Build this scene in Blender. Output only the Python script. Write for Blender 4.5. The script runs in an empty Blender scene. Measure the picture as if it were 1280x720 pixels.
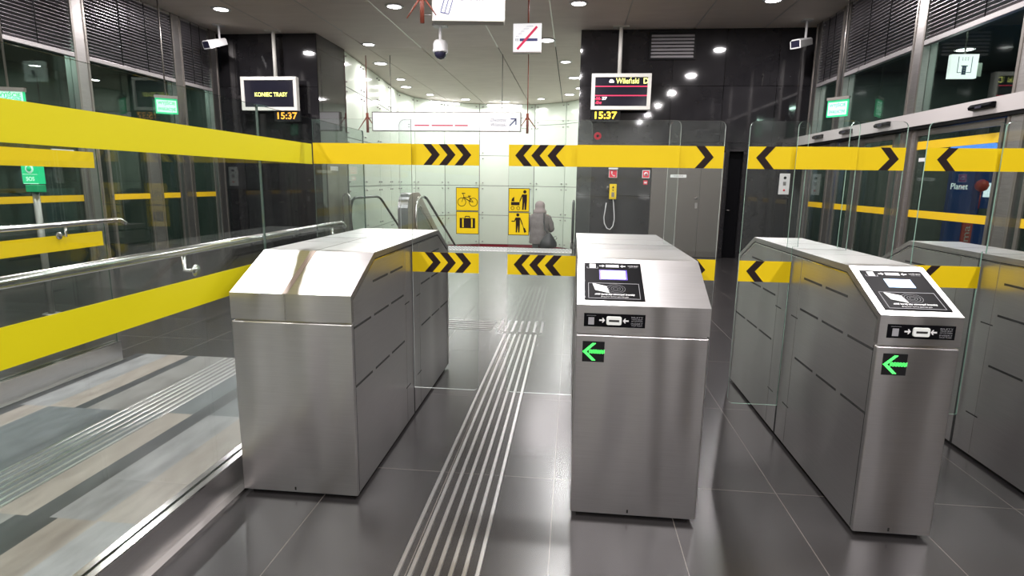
import bpy, math, random
from mathutils import Vector, Matrix
random.seed(7)
SC = bpy.context.scene
COL = SC.collection

# ------------------------------------------------------------------ camera
f_px, pitch, yaw, roll = 723.14, .181868, .1008196, .0142372
cy, sy, cp, sp, cr, sr = math.cos(yaw), math.sin(yaw), math.cos(pitch), math.sin(pitch), math.cos(roll), math.sin(roll)
fw = Vector((-sy*cp, cy*cp, -sp)); rt = Vector((cy, sy, 0)); up = rt.cross(fw)
R_ = rt*cr + up*sr; U_ = rt*(-sr) + up*cr
cd = bpy.data.cameras.new('camera'); cam = bpy.data.objects.new('camera', cd); COL.objects.link(cam)
m3 = Matrix((R_, U_, -fw)).transposed()
cam.matrix_world = Matrix.Translation((0, 0, 1.6)) @ m3.to_4x4()
cd.sensor_width = 36; cd.lens = f_px/1280*36; cd.clip_start = .05; cd.clip_end = 200
SC.camera = cam
# ------------------------------------------------------------------ world, exposure
SC.view_settings.view_transform = 'Standard'; SC.view_settings.look = 'None'
SC.view_settings.gamma = 1; SC.view_settings.use_curve_mapping = False
SC.view_settings.exposure = 0.0
W = bpy.data.worlds.new('night'); SC.world = W; W.use_nodes = True
W.node_tree.nodes['Background'].inputs[0].default_value = (.012, .016, .02, 1)
SC.cycles.max_bounces = 10; SC.cycles.transparent_max_bounces = 24; SC.cycles.glossy_bounces = 5
SC.cycles.diffuse_bounces = 4; SC.cycles.caustics_reflective = False; SC.cycles.caustics_refractive = False
SC.cycles.sample_clamp_indirect = 1.6; SC.cycles.blur_glossy = 1.2
LAMP_MAIN = 104; LAMP_HALL = 44; LAMP_WASH = 38; LAMP_OUT = 60

# ------------------------------------------------------------------ materials
MATS = {}
def _new(name):
    m = bpy.data.materials.new(name); m.use_nodes = True
    return m, m.node_tree, m.node_tree.nodes['Principled BSDF']
def pm(name, col, rough=.5, metal=0, emit=0, ecol=None, spec=.5, coat=0):
    m, t, b = _new(name)
    b.inputs['Base Color'].default_value = (*col, 1); b.inputs['Roughness'].default_value = rough
    b.inputs['Metallic'].default_value = metal; b.inputs['Specular IOR Level'].default_value = spec
    b.inputs['Coat Weight'].default_value = coat
    if emit:
        b.inputs['Emission Color'].default_value = (*(ecol or col), 1); b.inputs['Emission Strength'].default_value = emit
        m.cycles.emission_sampling = 'NONE' if emit < 20 else 'AUTO'
    MATS[name] = m; return m
def noisy(name, c1, c2, scale, rough=.5, metal=0, vec=(1, 1, 1), bump=0, r2=None, spec=.5, detail=4):
    m, t, b = _new(name); N = t.nodes; L = t.links
    g = N.new('ShaderNodeNewGeometry'); mp = N.new('ShaderNodeMapping'); mp.inputs['Scale'].default_value = vec
    L.new(g.outputs['Position'], mp.inputs['Vector'])
    n = N.new('ShaderNodeTexNoise'); n.inputs['Scale'].default_value = scale; n.inputs['Detail'].default_value = detail
    L.new(mp.outputs[0], n.inputs['Vector'])
    r = N.new('ShaderNodeValToRGB'); r.color_ramp.elements[0].color = (*c1, 1); r.color_ramp.elements[1].color = (*c2, 1)
    r.color_ramp.elements[0].position = .3; r.color_ramp.elements[1].position = .7
    L.new(n.outputs['Fac'], r.inputs[0]); L.new(r.outputs[0], b.inputs['Base Color'])
    b.inputs['Metallic'].default_value = metal; b.inputs['Roughness'].default_value = rough
    b.inputs['Specular IOR Level'].default_value = spec
    if r2 is not None:
        mr = N.new('ShaderNodeMapRange'); mr.inputs['To Min'].default_value = rough; mr.inputs['To Max'].default_value = r2
        L.new(n.outputs['Fac'], mr.inputs['Value']); L.new(mr.outputs[0], b.inputs['Roughness'])
    if bump:
        bp = N.new('ShaderNodeBump'); bp.inputs['Strength'].default_value = bump; bp.inputs['Distance'].default_value = .002
        L.new(n.outputs['Fac'], bp.inputs['Height']); L.new(bp.outputs[0], b.inputs['Normal'])
    MATS[name] = m; return m
def warp(name, scale, vec, dist):
    t = MATS[name].node_tree; N = t.nodes; L = t.links; b = N['Principled BSDF']
    g = N.new('ShaderNodeNewGeometry'); mp = N.new('ShaderNodeMapping'); mp.inputs['Scale'].default_value = vec; L.new(g.outputs['Position'], mp.inputs['Vector'])
    n = N.new('ShaderNodeTexNoise'); n.inputs['Scale'].default_value = scale; n.inputs['Detail'].default_value = 1; L.new(mp.outputs[0], n.inputs['Vector'])
    bp = N.new('ShaderNodeBump'); bp.inputs['Strength'].default_value = 1; bp.inputs['Distance'].default_value = dist
    L.new(n.outputs['Fac'], bp.inputs['Height'])
    old = [x for x in N if x.type == 'BUMP' and x != bp]
    if old: L.new(bp.outputs[0], old[0].inputs['Normal'])
    else: L.new(bp.outputs[0], b.inputs['Normal'])
def gridmat(name, axes, w, h, ox, oy, c1, c2, cj, joint, rough, spec=.5, nscale=3, coat=0, metal=0, rvar=0):
    """tiles with joints, laid on world axes"""
    m, t, b = _new(name); N = t.nodes; L = t.links
    g = N.new('ShaderNodeNewGeometry'); s = N.new('ShaderNodeSeparateXYZ'); L.new(g.outputs['Position'], s.inputs[0])
    fac = []
    cell = []
    for ax, size, off in ((axes[0], w, ox), (axes[1], h, oy)):
        a = N.new('ShaderNodeMath'); a.operation = 'SUBTRACT'; L.new(s.outputs[ax], a.inputs[0]); a.inputs[1].default_value = off
        d = N.new('ShaderNodeMath'); d.operation = 'DIVIDE'; L.new(a.outputs[0], d.inputs[0]); d.inputs[1].default_value = size
        fl = N.new('ShaderNodeMath'); fl.operation = 'FLOOR'; L.new(d.outputs[0], fl.inputs[0]); cell.append(fl)
        fr = N.new('ShaderNodeMath'); fr.operation = 'SUBTRACT'; L.new(d.outputs[0], fr.inputs[0]); L.new(fl.outputs[0], fr.inputs[1])
        lt = N.new('ShaderNodeMath'); lt.operation = 'LESS_THAN'; L.new(fr.outputs[0], lt.inputs[0]); lt.inputs[1].default_value = joint/size
        fac.append(lt)
    mx = N.new('ShaderNodeMath'); mx.operation = 'MAXIMUM'; L.new(fac[0].outputs[0], mx.inputs[0]); L.new(fac[1].outputs[0], mx.inputs[1])
    cc = N.new('ShaderNodeCombineXYZ'); L.new(cell[0].outputs[0], cc.inputs[0]); L.new(cell[1].outputs[0], cc.inputs[1])
    wn = N.new('ShaderNodeTexWhiteNoise'); L.new(cc.outputs[0], wn.inputs['Vector'])
    n = N.new('ShaderNodeTexNoise'); n.inputs['Scale'].default_value = nscale; n.inputs['Detail'].default_value = 2; L.new(g.outputs['Position'], n.inputs['Vector'])
    av = N.new('ShaderNodeMath'); av.operation = 'MULTIPLY_ADD'; L.new(wn.outputs['Value'], av.inputs[0]); av.inputs[1].default_value = .4
    sc = N.new('ShaderNodeMath'); sc.operation = 'MULTIPLY'; L.new(n.outputs['Fac'], sc.inputs[0]); sc.inputs[1].default_value = .6
    L.new(sc.outputs[0], av.inputs[2])
    mc = N.new('ShaderNodeMix'); mc.data_type = 'RGBA'; mc.inputs[6].default_value = (*c1, 1); mc.inputs[7].default_value = (*c2, 1); L.new(av.outputs[0], mc.inputs[0])
    mj = N.new('ShaderNodeMix'); mj.data_type = 'RGBA'; L.new(mx.outputs[0], mj.inputs[0]); L.new(mc.outputs[2], mj.inputs[6]); mj.inputs[7].default_value = (*cj, 1)
    L.new(mj.outputs[2], b.inputs['Base Color'])
    b.inputs['Roughness'].default_value = rough; b.inputs['Specular IOR Level'].default_value = spec; b.inputs['Coat Weight'].default_value = coat
    b.inputs['Metallic'].default_value = metal
    if rvar:
        mr = N.new('ShaderNodeMapRange'); mr.inputs['To Min'].default_value = rough; mr.inputs['To Max'].default_value = rough+rvar
        L.new(n.outputs['Fac'], mr.inputs['Value']); L.new(mr.outputs[0], b.inputs['Roughness'])
    MATS[name] = m; return m
def glassmat(name, tint, refl=1.0):
    m, t, b = _new(name); N = t.nodes; L = t.links; N.remove(b)
    o = [x for x in N if x.type == 'OUTPUT_MATERIAL'][0]
    tr = N.new('ShaderNodeBsdfTransparent'); tr.inputs[0].default_value = (*tint, 1)
    gl = N.new('ShaderNodeBsdfGlossy'); gl.inputs['Roughness'].default_value = .01; gl.inputs[0].default_value = (.95, 1, .97, 1)
    lw = N.new('ShaderNodeLayerWeight'); pw = N.new('ShaderNodeMath'); pw.operation = 'POWER'; pw.inputs[1].default_value = 4.5
    L.new(lw.outputs['Facing'], pw.inputs[0])
    ml = N.new('ShaderNodeMath'); ml.operation = 'MULTIPLY_ADD'; ml.inputs[1].default_value = .6*refl; ml.inputs[2].default_value = .035*refl; L.new(pw.outputs[0], ml.inputs[0])
    mx = N.new('ShaderNodeMixShader'); L.new(ml.outputs[0], mx.inputs[0]); L.new(tr.outputs[0], mx.inputs[1]); L.new(gl.outputs[0], mx.inputs[2])
    L.new(mx.outputs[0], o.inputs[0]); MATS[name] = m; return m

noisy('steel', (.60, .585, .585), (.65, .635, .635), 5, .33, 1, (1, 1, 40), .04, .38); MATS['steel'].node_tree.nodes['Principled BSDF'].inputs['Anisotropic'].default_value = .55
noisy('steel_lit_top', (.76, .75, .745), (.82, .81, .81), 5, .30, 1, (1, 30, 30), .04, .36)  # paler copy of steel: light on the cover slopes put into the colour
noisy('steel_dark', (.34, .325, .32), (.42, .40, .39), 6, .35, 1, (1, 1, 30), .1, .45)
noisy('steel_door', (.15, .138, .128), (.20, .185, .17), 5, .42, 1, (40, 40, 1), .05, .5)
warp('steel', 1.6, (2.6, 1, .5), .075)
pm('polished', (.75, .74, .72), .16, 1)
pm('tactile_steel', (.66, .65, .65), .28, 1)
pm('slot_dark', (.012, .012, .012), .6)
pm('black_gloss', (.005, .005, .006), .38, spec=.03)
pm('black_matte', (.010, .010, .011), .55, spec=.15)
pm('yellow', (.80, .575, .004), .55, spec=.3); pm('yellow_lemon', (.66, .585, .004), .55, spec=.3)
pm('yellow_far', (.80, .50, .01), .5)
pm('chevron_black', (.018, .010, .010), .7, spec=.2)
pm('white_panel', (.75, .75, .74), .45)
pm('beam_grey', (.50, .47, .46), .45)
pm('blind_slat', (.30, .28, .30), .35, .7)
pm('blind_rail', (.40, .38, .38), .4, .6)
pm('grille_slat', (.26, .25, .26), .5); pm('frame_grey', (.26, .24, .22), .38, .8)
pm('red_brown', (.25, .055, .03), .45)
pm('lamp_disc', (1, 1, 1), .5, emit=14, ecol=(1, .98, 1))
pm('lamp_ring', (.7, .7, .7), .4)
pm('sign_white', (.75, .75, .77), .5, emit=.55, ecol=(1, 1, 1))
pm('sign_grey_ink', (.30, .30, .34), .6, emit=.12, ecol=(.6, .6, .7))
pm('sign_blue_ink', (.06, .07, .25), .4)
pm('sign_red_ink', (.75, .02, .10), .4, emit=.25)
pm('exit_green', (.02, .5, .2), .4, emit=.55, ecol=(.02, .75, .3))
pm('exit_white', (.6, .9, .75), .4, emit=.6, ecol=(.6,1,.8))
pm('led_green', (.1, 1, .2), .4, emit=1.9, ecol=(.10, 1, .16))
pm('led_green_dim', (.01, .12, .02), .4, emit=.12, ecol=(.0, .8, .1))
pm('led_yellow', (1, .95, .2), .4, emit=1.8, ecol=(.95, 1, .25))
pm('led_orange', (1, .4, .05), .4, emit=1.1, ecol=(1, .42, .03))
pm('led_amber', (1, .7, .05), .4, emit=1.6, ecol=(1, .72, .04))
pm('led_white', (1, 1, 1), .4, emit=1.4)
pm('led_red', (1, .03, .1), .4, emit=.9, ecol=(1, .03, .12))
pm('screen_dark', (.012, .012, .02), .12, emit=.006, ecol=(.2, .2, .5))
pm('screen_white', (.85, .88, 1), .3, emit=1.8, ecol=(.86, .9, 1))
pm('screen_blue', (.35, .6, .95), .3, emit=.95, ecol=(.42, .68, 1))
pm('blue_halo', (.1, .05, .5), .3, emit=.25)
pm('ink_white', (.75, .75, .75), .5)
pm('ink_grey', (.30, .30, .32), .5)
pm('card_white', (.8, .83, .8), .4)
pm('tv_frame', (.72, .71, .66), .4)
pm('cam_white', (.7, .7, .7), .35)
pm('cam_dark', (.02, .02, .04), .08)
pm('sign_red', (.7, .02, .05), .45)
pm('handrail_black', (.02, .025, .022), .3)
pm('post_green', (.02, .35, .14), .4, emit=.12)
pm('post_grey', (.3, .3, .28), .4, .5)
pm('ad_blue', (.02, .05, .19), .35, emit=.10, ecol=(.03, .1, .45))
pm('sign_lit', (.8, .8, .8), .4, emit=2.2, ecol=(1, 1, 1)); pm('ad_arch', (.1, .25, .8), .35, emit=2.4, ecol=(.12, .3, .95))
pm('ad_red', (.6, .06, .04), .4, emit=.15)
pm('red_pit', (.22, .006, .02), .45)
pm('pit_dark', (.12, .12, .12), .6)
pm('clad_pink', (.36, .285, .25), .4, .6); pm('inset_grey', (.17, .18, .17), .5)
pm('clad_steel', (.24, .24, .245), .32, 1)
pm('tac_white', (.82, .82, .80), .5)
pm('outer_wall', (.12, .125, .115), .6)
pm('outer_panel', (.11, .19, .18), .3)
pm('outer_light_panel', (.25, .30, .30), .3)
pm('ceiling_gap', (.05, .05, .05), .8); pm('ceiling_strip', (.62, .60, .57), .3, .6)
noisy('ceiling_panel', (.74, .66, .60), (.80, .72, .655), 1.5, .55, 0, (1, 3, 1))
noisy('coat_grey', (.17, .15, .145), (.23, .205, .20), 14, .7)
pm('hood_pale', (.36, .30, .29), .8)
pm('trousers', (.08, .09, .09), .8)
pm('skin', (.5, .32, .24), .5)
pm('bag_black', (.02, .022, .024), .4)
gridmat('floor_tile', (0, 1), .5845, 1.169, -1.222, .6, (.020, .0185, .019), (.030, .028, .028), (.15, .135, .12), .004, .25, .72, 1.2, 0, 0, 0)
gridmat('hall_floor', (0, 1), .5845, .5845, -1.222, .6, (.020, .0185, .019), (.030, .028, .028), (.17, .16, .15), .005, .2)
gridmat('granite', (0, 2), 1.07, 1.155, -.14, .163, (.010, .0095, .011), (.022, .021, .023), (.002, .002, .002), .012, .045, .55, 4, 0, 0, .02)
gridmat('granite_side', (1, 2), 1.62, 1.155, 13.08, .163, (.016, .015, .016), (.035, .033, .034), (.002, .002, .002), .012, .045, .55, 4, 0, 0, .02)
def stone(n, a, b_): noisy(n, a, b_, 5, .26, 0, (3, 1, 1), .05, .4, detail=8)
stone('stone_light', (.18, .18, .185), (.26, .26, .265)); stone('stone_pink', (.21, .18, .16), (.28, .25, .22))
stone('stone_blue', (.085, .095, .10), (.12, .13, .14)); stone('stone_dark', (.028, .030, .034), (.045, .048, .052))
stone('stone_grey', (.15, .145, .14), (.21, .205, .20))
noisy('hall_glass', (.70, .80, .69), (.77, .84, .74), .5, .12, 0, (1, 1, 1), 0, None, .5)
glassmat('glass', (.955, .975, .965), .8)
glassmat('glass_clear', (.95, .96, .955), .3); glassmat('glass_green', (.92, .95, .935), 1.0)
glassmat('facade_glass', (.62, .68, .65), 1.2)
pm('glass_edge', (.25, .42, .34), .15, 0, coat=1); pm('glass_edge_dark', (.07, .11, .09), .2, 0, coat=1)
pm('glass_edge_white', (.8, .84, .82), .12, 0, coat=1)

# ------------------------------------------------------------------ builders
class MB:
    def __init__(s): s.v = []; s.f = []; s.m = []; s.mats = []; s.sm = []
    def mi(s, m):
        if m not in s.mats: s.mats.append(m)
        return s.mats.index(m)
    def add(s, vs, fs, m, smooth=False):
        o = len(s.v); s.v += [tuple(v) for v in vs]; k = s.mi(m)
        for f in fs: s.f.append([i+o for i in f]); s.m.append(k); s.sm.append(smooth)
        return s
    def box(s, x0, x1, y0, y1, z0, z1, m):
        x0, x1 = sorted((x0, x1)); y0, y1 = sorted((y0, y1)); z0, z1 = sorted((z0, z1))
        v = [(x, y, z) for x in (x0, x1) for y in (y0, y1) for z in (z0, z1)]
        return s.add(v, [(0, 1, 3, 2), (4, 6, 7, 5), (0, 4, 5, 1), (2, 3, 7, 6), (0, 2, 6, 4), (1, 5, 7, 3)], m)
    def prism(s, poly, ax, a0, a1, m, rim=None, fn=None):
        """poly of 2d points extruded along axis ax ('x': pts are (y,z); 'y': (x,z); 'z': (x,y))"""
        ar = sum(poly[i][0]*poly[(i+1) % len(poly)][1]-poly[(i+1) % len(poly)][0]*poly[i][1] for i in range(len(poly)))
        if ar < 0: poly = poly[::-1]
        if a0 > a1: a0, a1 = a1, a0
        def P(p, a): return {'x': (a, p[0], p[1]), 'y': (p[0], a, p[1]), 'z': (p[0], p[1], a)}[ax]
        n = len(poly); v = [P(p, a0) for p in poly]+[P(p, a1) for p in poly]
        if fn: v = [fn(*q) for q in v]
        flip = ax == 'y'
        caps = [tuple(range(n))[::-1], tuple(range(n, 2*n))]
        sides = [(i, (i+1) % n, (i+1) % n+n, i+n) for i in range(n)]
        if flip: caps = [c[::-1] for c in caps]; sides = [c[::-1] for c in sides]
        s.add(v, caps, m); o = len(s.v)-2*n; k = s.mi(rim or m)
        for c in sides: s.f.append([i+o for i in c]); s.m.append(k); s.sm.append(False)
        return s
    def tube(s, pts, r, m, seg=10, closed=False, rs=None):
        pts = [Vector(p) for p in pts]; n = len(pts); rings = []; prev = None
        for i, p in enumerate(pts):
            a = pts[i-1] if i > 0 or closed else p; b = pts[(i+1) % n] if i < n-1 or closed else p
            d = (b-a).normalized()
            if prev is None:
                q = Vector((0, 0, 1)) if abs(d.z) < .9 else Vector((1, 0, 0)); u = d.cross(q).normalized()
            else:
                u = (prev-d*prev.dot(d)); u = u.normalized() if u.length > 1e-6 else d.orthogonal().normalized()
            prev = u; w = d.cross(u); rr = rs[i] if rs else r
            rings.append([p+(u*math.cos(t)+w*math.sin(t))*rr for t in [2*math.pi*k/seg for k in range(seg)]])
        v = [q for R in rings for q in R]; fs = []
        for i in range(n if closed else n-1):
            j = (i+1) % n
            for k in range(seg): fs.append((i*seg+k, i*seg+(k+1) % seg, j*seg+(k+1) % seg, j*seg+k))
        if not closed: fs += [tuple(range(seg))[::-1], tuple((n-1)*seg+k for k in range(seg))]
        return s.add(v, fs, m, True)
    def lathe(s, c, prof, m, seg=24, axis='z', smooth=True, caps=True):
        v = []; fs = []
        for r, h in prof:
            for k in range(seg):
                t = 2*math.pi*k/seg; a, b = r*math.cos(t), r*math.sin(t)
                v.append({'z': (c[0]+a, c[1]+b, c[2]+h), 'y': (c[0]+a, c[1]+h, c[2]+b), 'x': (c[0]+h, c[1]+a, c[2]+b)}[axis])
        n = len(prof)
        for i in range(n-1):
            for k in range(seg): fs.append((i*seg+k, i*seg+(k+1) % seg, (i+1)*seg+(k+1) % seg, (i+1)*seg+k))
        if caps: fs += [tuple(range(seg))[::-1], tuple((n-1)*seg+k for k in range(seg))]
        return s.add(v, fs, m, smooth)
    def text(s, body, size, m, fn, align='CENTER', width=None, bold=0, shear=0):
        """lettering laid on a surface: fn maps text-plane (u, v) to world"""
        cu = bpy.data.curves.new('t', 'FONT'); cu.body = body; cu.size = size; cu.align_x = align; cu.align_y = 'CENTER'
        cu.resolution_u = 3; cu.offset = bold; cu.shear = shear
        ob = bpy.data.objects.new('t', cu); COL.objects.link(ob)
        dg = bpy.context.evaluated_depsgraph_get(); me = bpy.data.meshes.new_from_object(ob.evaluated_get(dg))
        vs = [v.co.copy() for v in me.vertices]; k = 1
        if width and vs:
            wx = max(v.x for v in vs)-min(v.x for v in vs); k = width/wx
        s.add([fn(v.x*k, v.y) for v in vs], [tuple(p.vertices) for p in me.polygons], m)
        bpy.data.objects.remove(ob); bpy.data.curves.remove(cu); bpy.data.meshes.remove(me)
        return s
    def build(s, name, parent=None, bevel=0, kind=None):
        me = bpy.data.meshes.new(name); o = bpy.data.objects.new(name, me); COL.objects.link(o)
        off = Vector((0, 0, 0))
        if parent is not None: off = parent['_o']; off = Vector(off)
        me.from_pydata([Vector(v)-off for v in s.v], [], s.f)
        for m in s.mats: me.materials.append(MATS[m])
        for p, k, q in zip(me.polygons, s.m, s.sm): p.material_index = k; p.use_smooth = q
        me.update()
        if parent is not None: o.parent = parent; o['_o'] = tuple(off)
        if bevel:
            b = o.modifiers.new('bevel', 'BEVEL'); b.width = bevel; b.segments = 2; b.limit_method = 'ANGLE'; b.harden_normals = False
        if kind: o['kind'] = kind
        return o
def thing(name, label, cat, loc, group=None):
    o = bpy.data.objects.new(name, None); COL.objects.link(o); o.location = loc; o.empty_display_size = .1
    o['label'] = label; o['category'] = cat; o['_o'] = tuple(loc)
    if group: o['group'] = group
    return o
def tag(o, label, cat, group=None):
    o['label'] = label; o['category'] = cat
    if group: o['group'] = group
    # origin at the base of the mesh
    me = o.data; n = len(me.vertices)
    c = Vector((sum(v.co.x for v in me.vertices)/n, sum(v.co.y for v in me.vertices)/n, min(v.co.z for v in me.vertices)))
    me.transform(Matrix.Translation(-c)); o.location = c
    return o
def struct(mb, name, **k):
    o = mb.build(name, **k); o['kind'] = 'structure'; return o
def sthing(name):
    o = bpy.data.objects.new(name, None); COL.objects.link(o); o['kind'] = 'structure'; o['_o'] = (0, 0, 0); return o
def copy_tree(o, loc, label=None):
    c = o.copy(); COL.objects.link(c); c.location = loc
    if label: c['label'] = label
    def rec(a, b):
        for ch in a.children:
            d = ch.copy(); COL.objects.link(d); d.parent = b; rec(ch, d)
    rec(o, c); return c
def onY(y, x0, z0): return lambda u, v: (x0+u, y, z0+v)

XL, XR, YB, ZC, YF = -8.0, 4.77, 13.08, 4.77, -7.0

# ------------------------------------------------------------------ floor
fl = MB()
def frect(x0, x1, y0, y1, m, z=0): fl.add([(x0, y0, z), (x1, y0, z), (x1, y1, z), (x0, y1, z)], [(0, 1, 2, 3)], m)
frect(-12, -3.93, YF, 14.2, 'floor_tile'); frect(-3.93, -1.70, 4.74, 14.2, 'floor_tile'); frect(-1.70, 9, YF, 14.2, 'floor_tile')
courses = [(3.5, 4.74, [(-3.93, -3.84, 'stone_dark'), (-3.84, -3.62, 'stone_light'), (-3.62, -3.425, 'stone_pink'), (-3.425, -3.335, 'stone_dark'), (-3.335, -3.06, 'stone_grey'), (-3.06, -2.73, 'stone_grey'), (-2.73, -2.54, 'stone_blue'), (-2.54, -2.42, 'stone_dark'), (-2.42, -1.70, 'stone_blue')]),
           (2.27, 3.5, [(-3.93, -3.80, 'stone_dark'), (-3.80, -3.62, 'stone_pink'), (-3.62, -3.25, 'stone_blue'), (-3.25, -3.06, 'stone_blue'), (-3.06, -2.73, 'stone_blue'), (-2.73, -2.54, 'stone_pink'), (-2.54, -2.425, 'stone_dark'), (-2.425, -2.19, 'stone_light'), (-2.19, -1.95, 'stone_pink'), (-1.95, -1.86, 'stone_dark'), (-1.86, -1.70, 'stone_light')]),
           (1.03, 2.27, [(-3.93, -3.4, 'stone_blue'), (-3.4, -2.73, 'stone_blue'), (-2.73, -2.60, 'stone_grey'), (-2.60, -2.38, 'stone_dark'), (-2.38, -2.17, 'stone_pink'), (-2.17, -1.70, 'stone_light')]),
           (-.2, 1.03, [(-3.93, -3.2, 'stone_pink'), (-3.2, -2.5, 'stone_light'), (-2.5, -2.4, 'stone_dark'), (-2.4, -1.70, 'stone_grey')]),
           (YF, -.2, [(-3.93, -1.70, 'stone_grey')])]
for y0, y1, st in courses:
    for x0, x1, m in st: frect(x0, x1, y0, y1, m)
# dropped concourse at the foot of the stairs
fl.add([(-7.4, 14.2, -4.2), (2.2, 14.2, -4.2), (2.2, 26, -4.2), (-7.4, 26, -4.2)], [(0, 1, 2, 3)], 'pit_dark')
fl.add([(-7.4, 14.2, -4.2), (-7.4, 14.2, 0), (2.2, 14.2, 0), (2.2, 14.2, -4.2)], [(0, 1, 2, 3)], 'pit_dark')
struct(fl, 'floor')

# ------------------------------------------------------------------ ceiling: panels with open joints
ce = MB(); xj = [-8.6, -6.5, -5.12, -3.78, -1.9, -.52, .945, 2.4, 3.8, 5.2]; yj = [YF-.1, -3, .5, 4, 7.5, 11, 14.6, 16.6, 20, 23, 26.5]
for i in range(len(xj)-1):
    for j in range(len(yj)-1):
        ce.box(xj[i]+.012, xj[i+1]-.012, yj[j]+.004, yj[j+1]-.004, ZC, ZC+.03, 'ceiling_panel')
ce.box(-8.6, 5.2, YF-.1, 26.5, ZC+.032, ZC+.2, 'ceiling_gap')
for xx in xj[1:-1]: ce.box(xx-.011, xx+.011, YF, 13.0 if xx not in (-3.78, -1.9, -.52) else 14.6, ZC-.003, ZC+.031, 'ceiling_strip')
struct(ce, 'ceiling')

# ------------------------------------------------------------------ granite walls, back
w = MB().box(XL-.3, -5.775, YB, YB+.25, 0, ZC-.002, 'granite')
w.box(-6.0, -5.776, YB+.25, 14.7, 0, ZC-.002, 'granite_side')
w.prism([(-5.76, YB), (-5.775, YB), (-5.775, 14.7), (-5.76, 14.7)], 'z', 0.0, ZC-.002, 'granite_side')
struct(w, 'wall_back_left')
w = MB().box(.075, 1.69, YB, YB+.3, 0, ZC-.002, 'granite'); w.box(3.60, XR+.3, YB, YB+.3, 0, ZC-.002, 'granite')
w.box(1.69, 3.60, YB, YB+.3, 2.30, ZC-.002, 'granite'); w.box(3.22, 3.30, YB, YB+.3, 0, 2.3, 'granite')
w.box(1.69, 3.60, YB+.25, YB+.3, 0, 2.3, 'black_matte')
struct(w, 'wall_back_right')
MB().box(XL-4, 9, YF-.2, YF, 0, ZC, 'white_panel').build('wall_behind')['kind'] = 'structure'

# ------------------------------------------------------------------ lit white-glass wall of the escalator hall
path = [(-5.80, 14.72), (-5.95, 16.4), (-6.10, 18.2), (-6.28, 19.9), (-6.44, 21.4), (-6.24, 22.9), (-5.32, 24.15), (-3.98, 24.85), (-1.66, 25.0), (-.35, 24.2), (.55, 22.9), (1.05, 21.0), (1.25, 18.5), (1.3, 16), (1.3, 13.4)]
zr = [-4.2, -2.34, -1.09, .163, 1.413, 2.663, 3.913, ZC-.004]
hw = MB()
for (xa, ya), (xb, yb) in zip(path, path[1:]):
    d = Vector((xb-xa, yb-ya)); Ln = d.length; d.normalize(); nrm = Vector((d.y, -d.x))
    if nrm.dot(Vector((-2.5-xa, 19-ya))) < 0: nrm = -nrm
    for z0, z1 in zip(zr, zr[1:]):
        a = Vector((xa, ya))+d*.013; b = Vector((xb, yb))-d*.013
        t = nrm*.02; m = 'red_pit' if z1 <= -1.0 else 'hall_glass'
        poly = [a, b, b-t, a-t]; hw.prism([tuple(p) for p in poly], 'z', z0+.009, z1-.009, m)
        if z1 > -1:
            for q in (a+d*.13, b-d*.13):
                for zz in (z0+.12, z1-.12):
                    c = q+nrm*.01; hw.lathe((c.x, c.y, zz), [(.03, -.018), (.03, .018)], 'steel_dark', 8)
    t = nrm*-.05
    hw.prism([(xa+t.x, ya+t.y), (xb+t.x, yb+t.y), (xb+t.x*1.6, yb+t.y*1.6), (xa+t.x*1.6, ya+t.y*1.6)], 'z', -4.2, ZC-.004, 'pit_dark')
struct(hw, 'wall_hall')
# ventilation grilles high in the hall wall
def grille(x0, x1, y, z0, z1, label, n=7, name='ventilation_grille', fm='black_matte', sm='steel_dark'):
    t = thing(name, label, 'grille', ((x0+x1)/2, y, z0))
    f = MB(); b = .035
    for a in ((x0, x1, z0, z0+b), (x0, x1, z1-b, z1), (x0, x0+b, z0+b, z1-b), (x1-b, x1, z0+b, z1-b)): f.box(a[0], a[1], y-.03, y, a[2], a[3], fm)
    f.build('frame', t)
    s = MB(); h = (z1-z0-2*b)/n
    for k in range(n): s.prism([(y-.025, z0+b+h*k+.003), (y-.005, z0+b+h*k+h*.75), (y-.002, z0+b+h*k+h*.75), (y-.022, z0+b+h*k+.003)], 'x', x0+b, x1-b, sm)
    s.build('slats', t); return t
grille(1.50, 2.45, YB-.002, 4.16, 4.71, 'square ventilation grille high on black granite wall above steel doors', 7, sm='grille_slat')

# ------------------------------------------------------------------ steps down from the hall
st = MB()
for k in range(26):
    y0 = 14.2+.28*k; z = -.155*(k+1)
    st.box(-3.60, .0, y0, y0+.28, z-.3, z, 'steel_dark')
    st.box(-5.50, -4.45, y0, y0+.28, z-.3, z, 'steel_dark')
struct(st, 'trim_1')
# tactile warning strip at the top of the steps
tp = MB().box(-3.55, .02, 13.30, 14.08, 0, .004, 'tac_white')
for i in range(44):
    for j in range(7):
        x = -3.5+i*.08+(.04 if j % 2 else 0); y = 13.38+j*.1
        tp.prism([(x-.02, y-.03), (x+.012, y-.03), (x+.028, y+.03), (x-.004, y+.03)], 'z', .004, .010, 'stone_blue')
tag(tp.build('tactile_warning_strip'), 'white dotted tactile warning strip across the top of the escalators', 'tactile paving')

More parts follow.
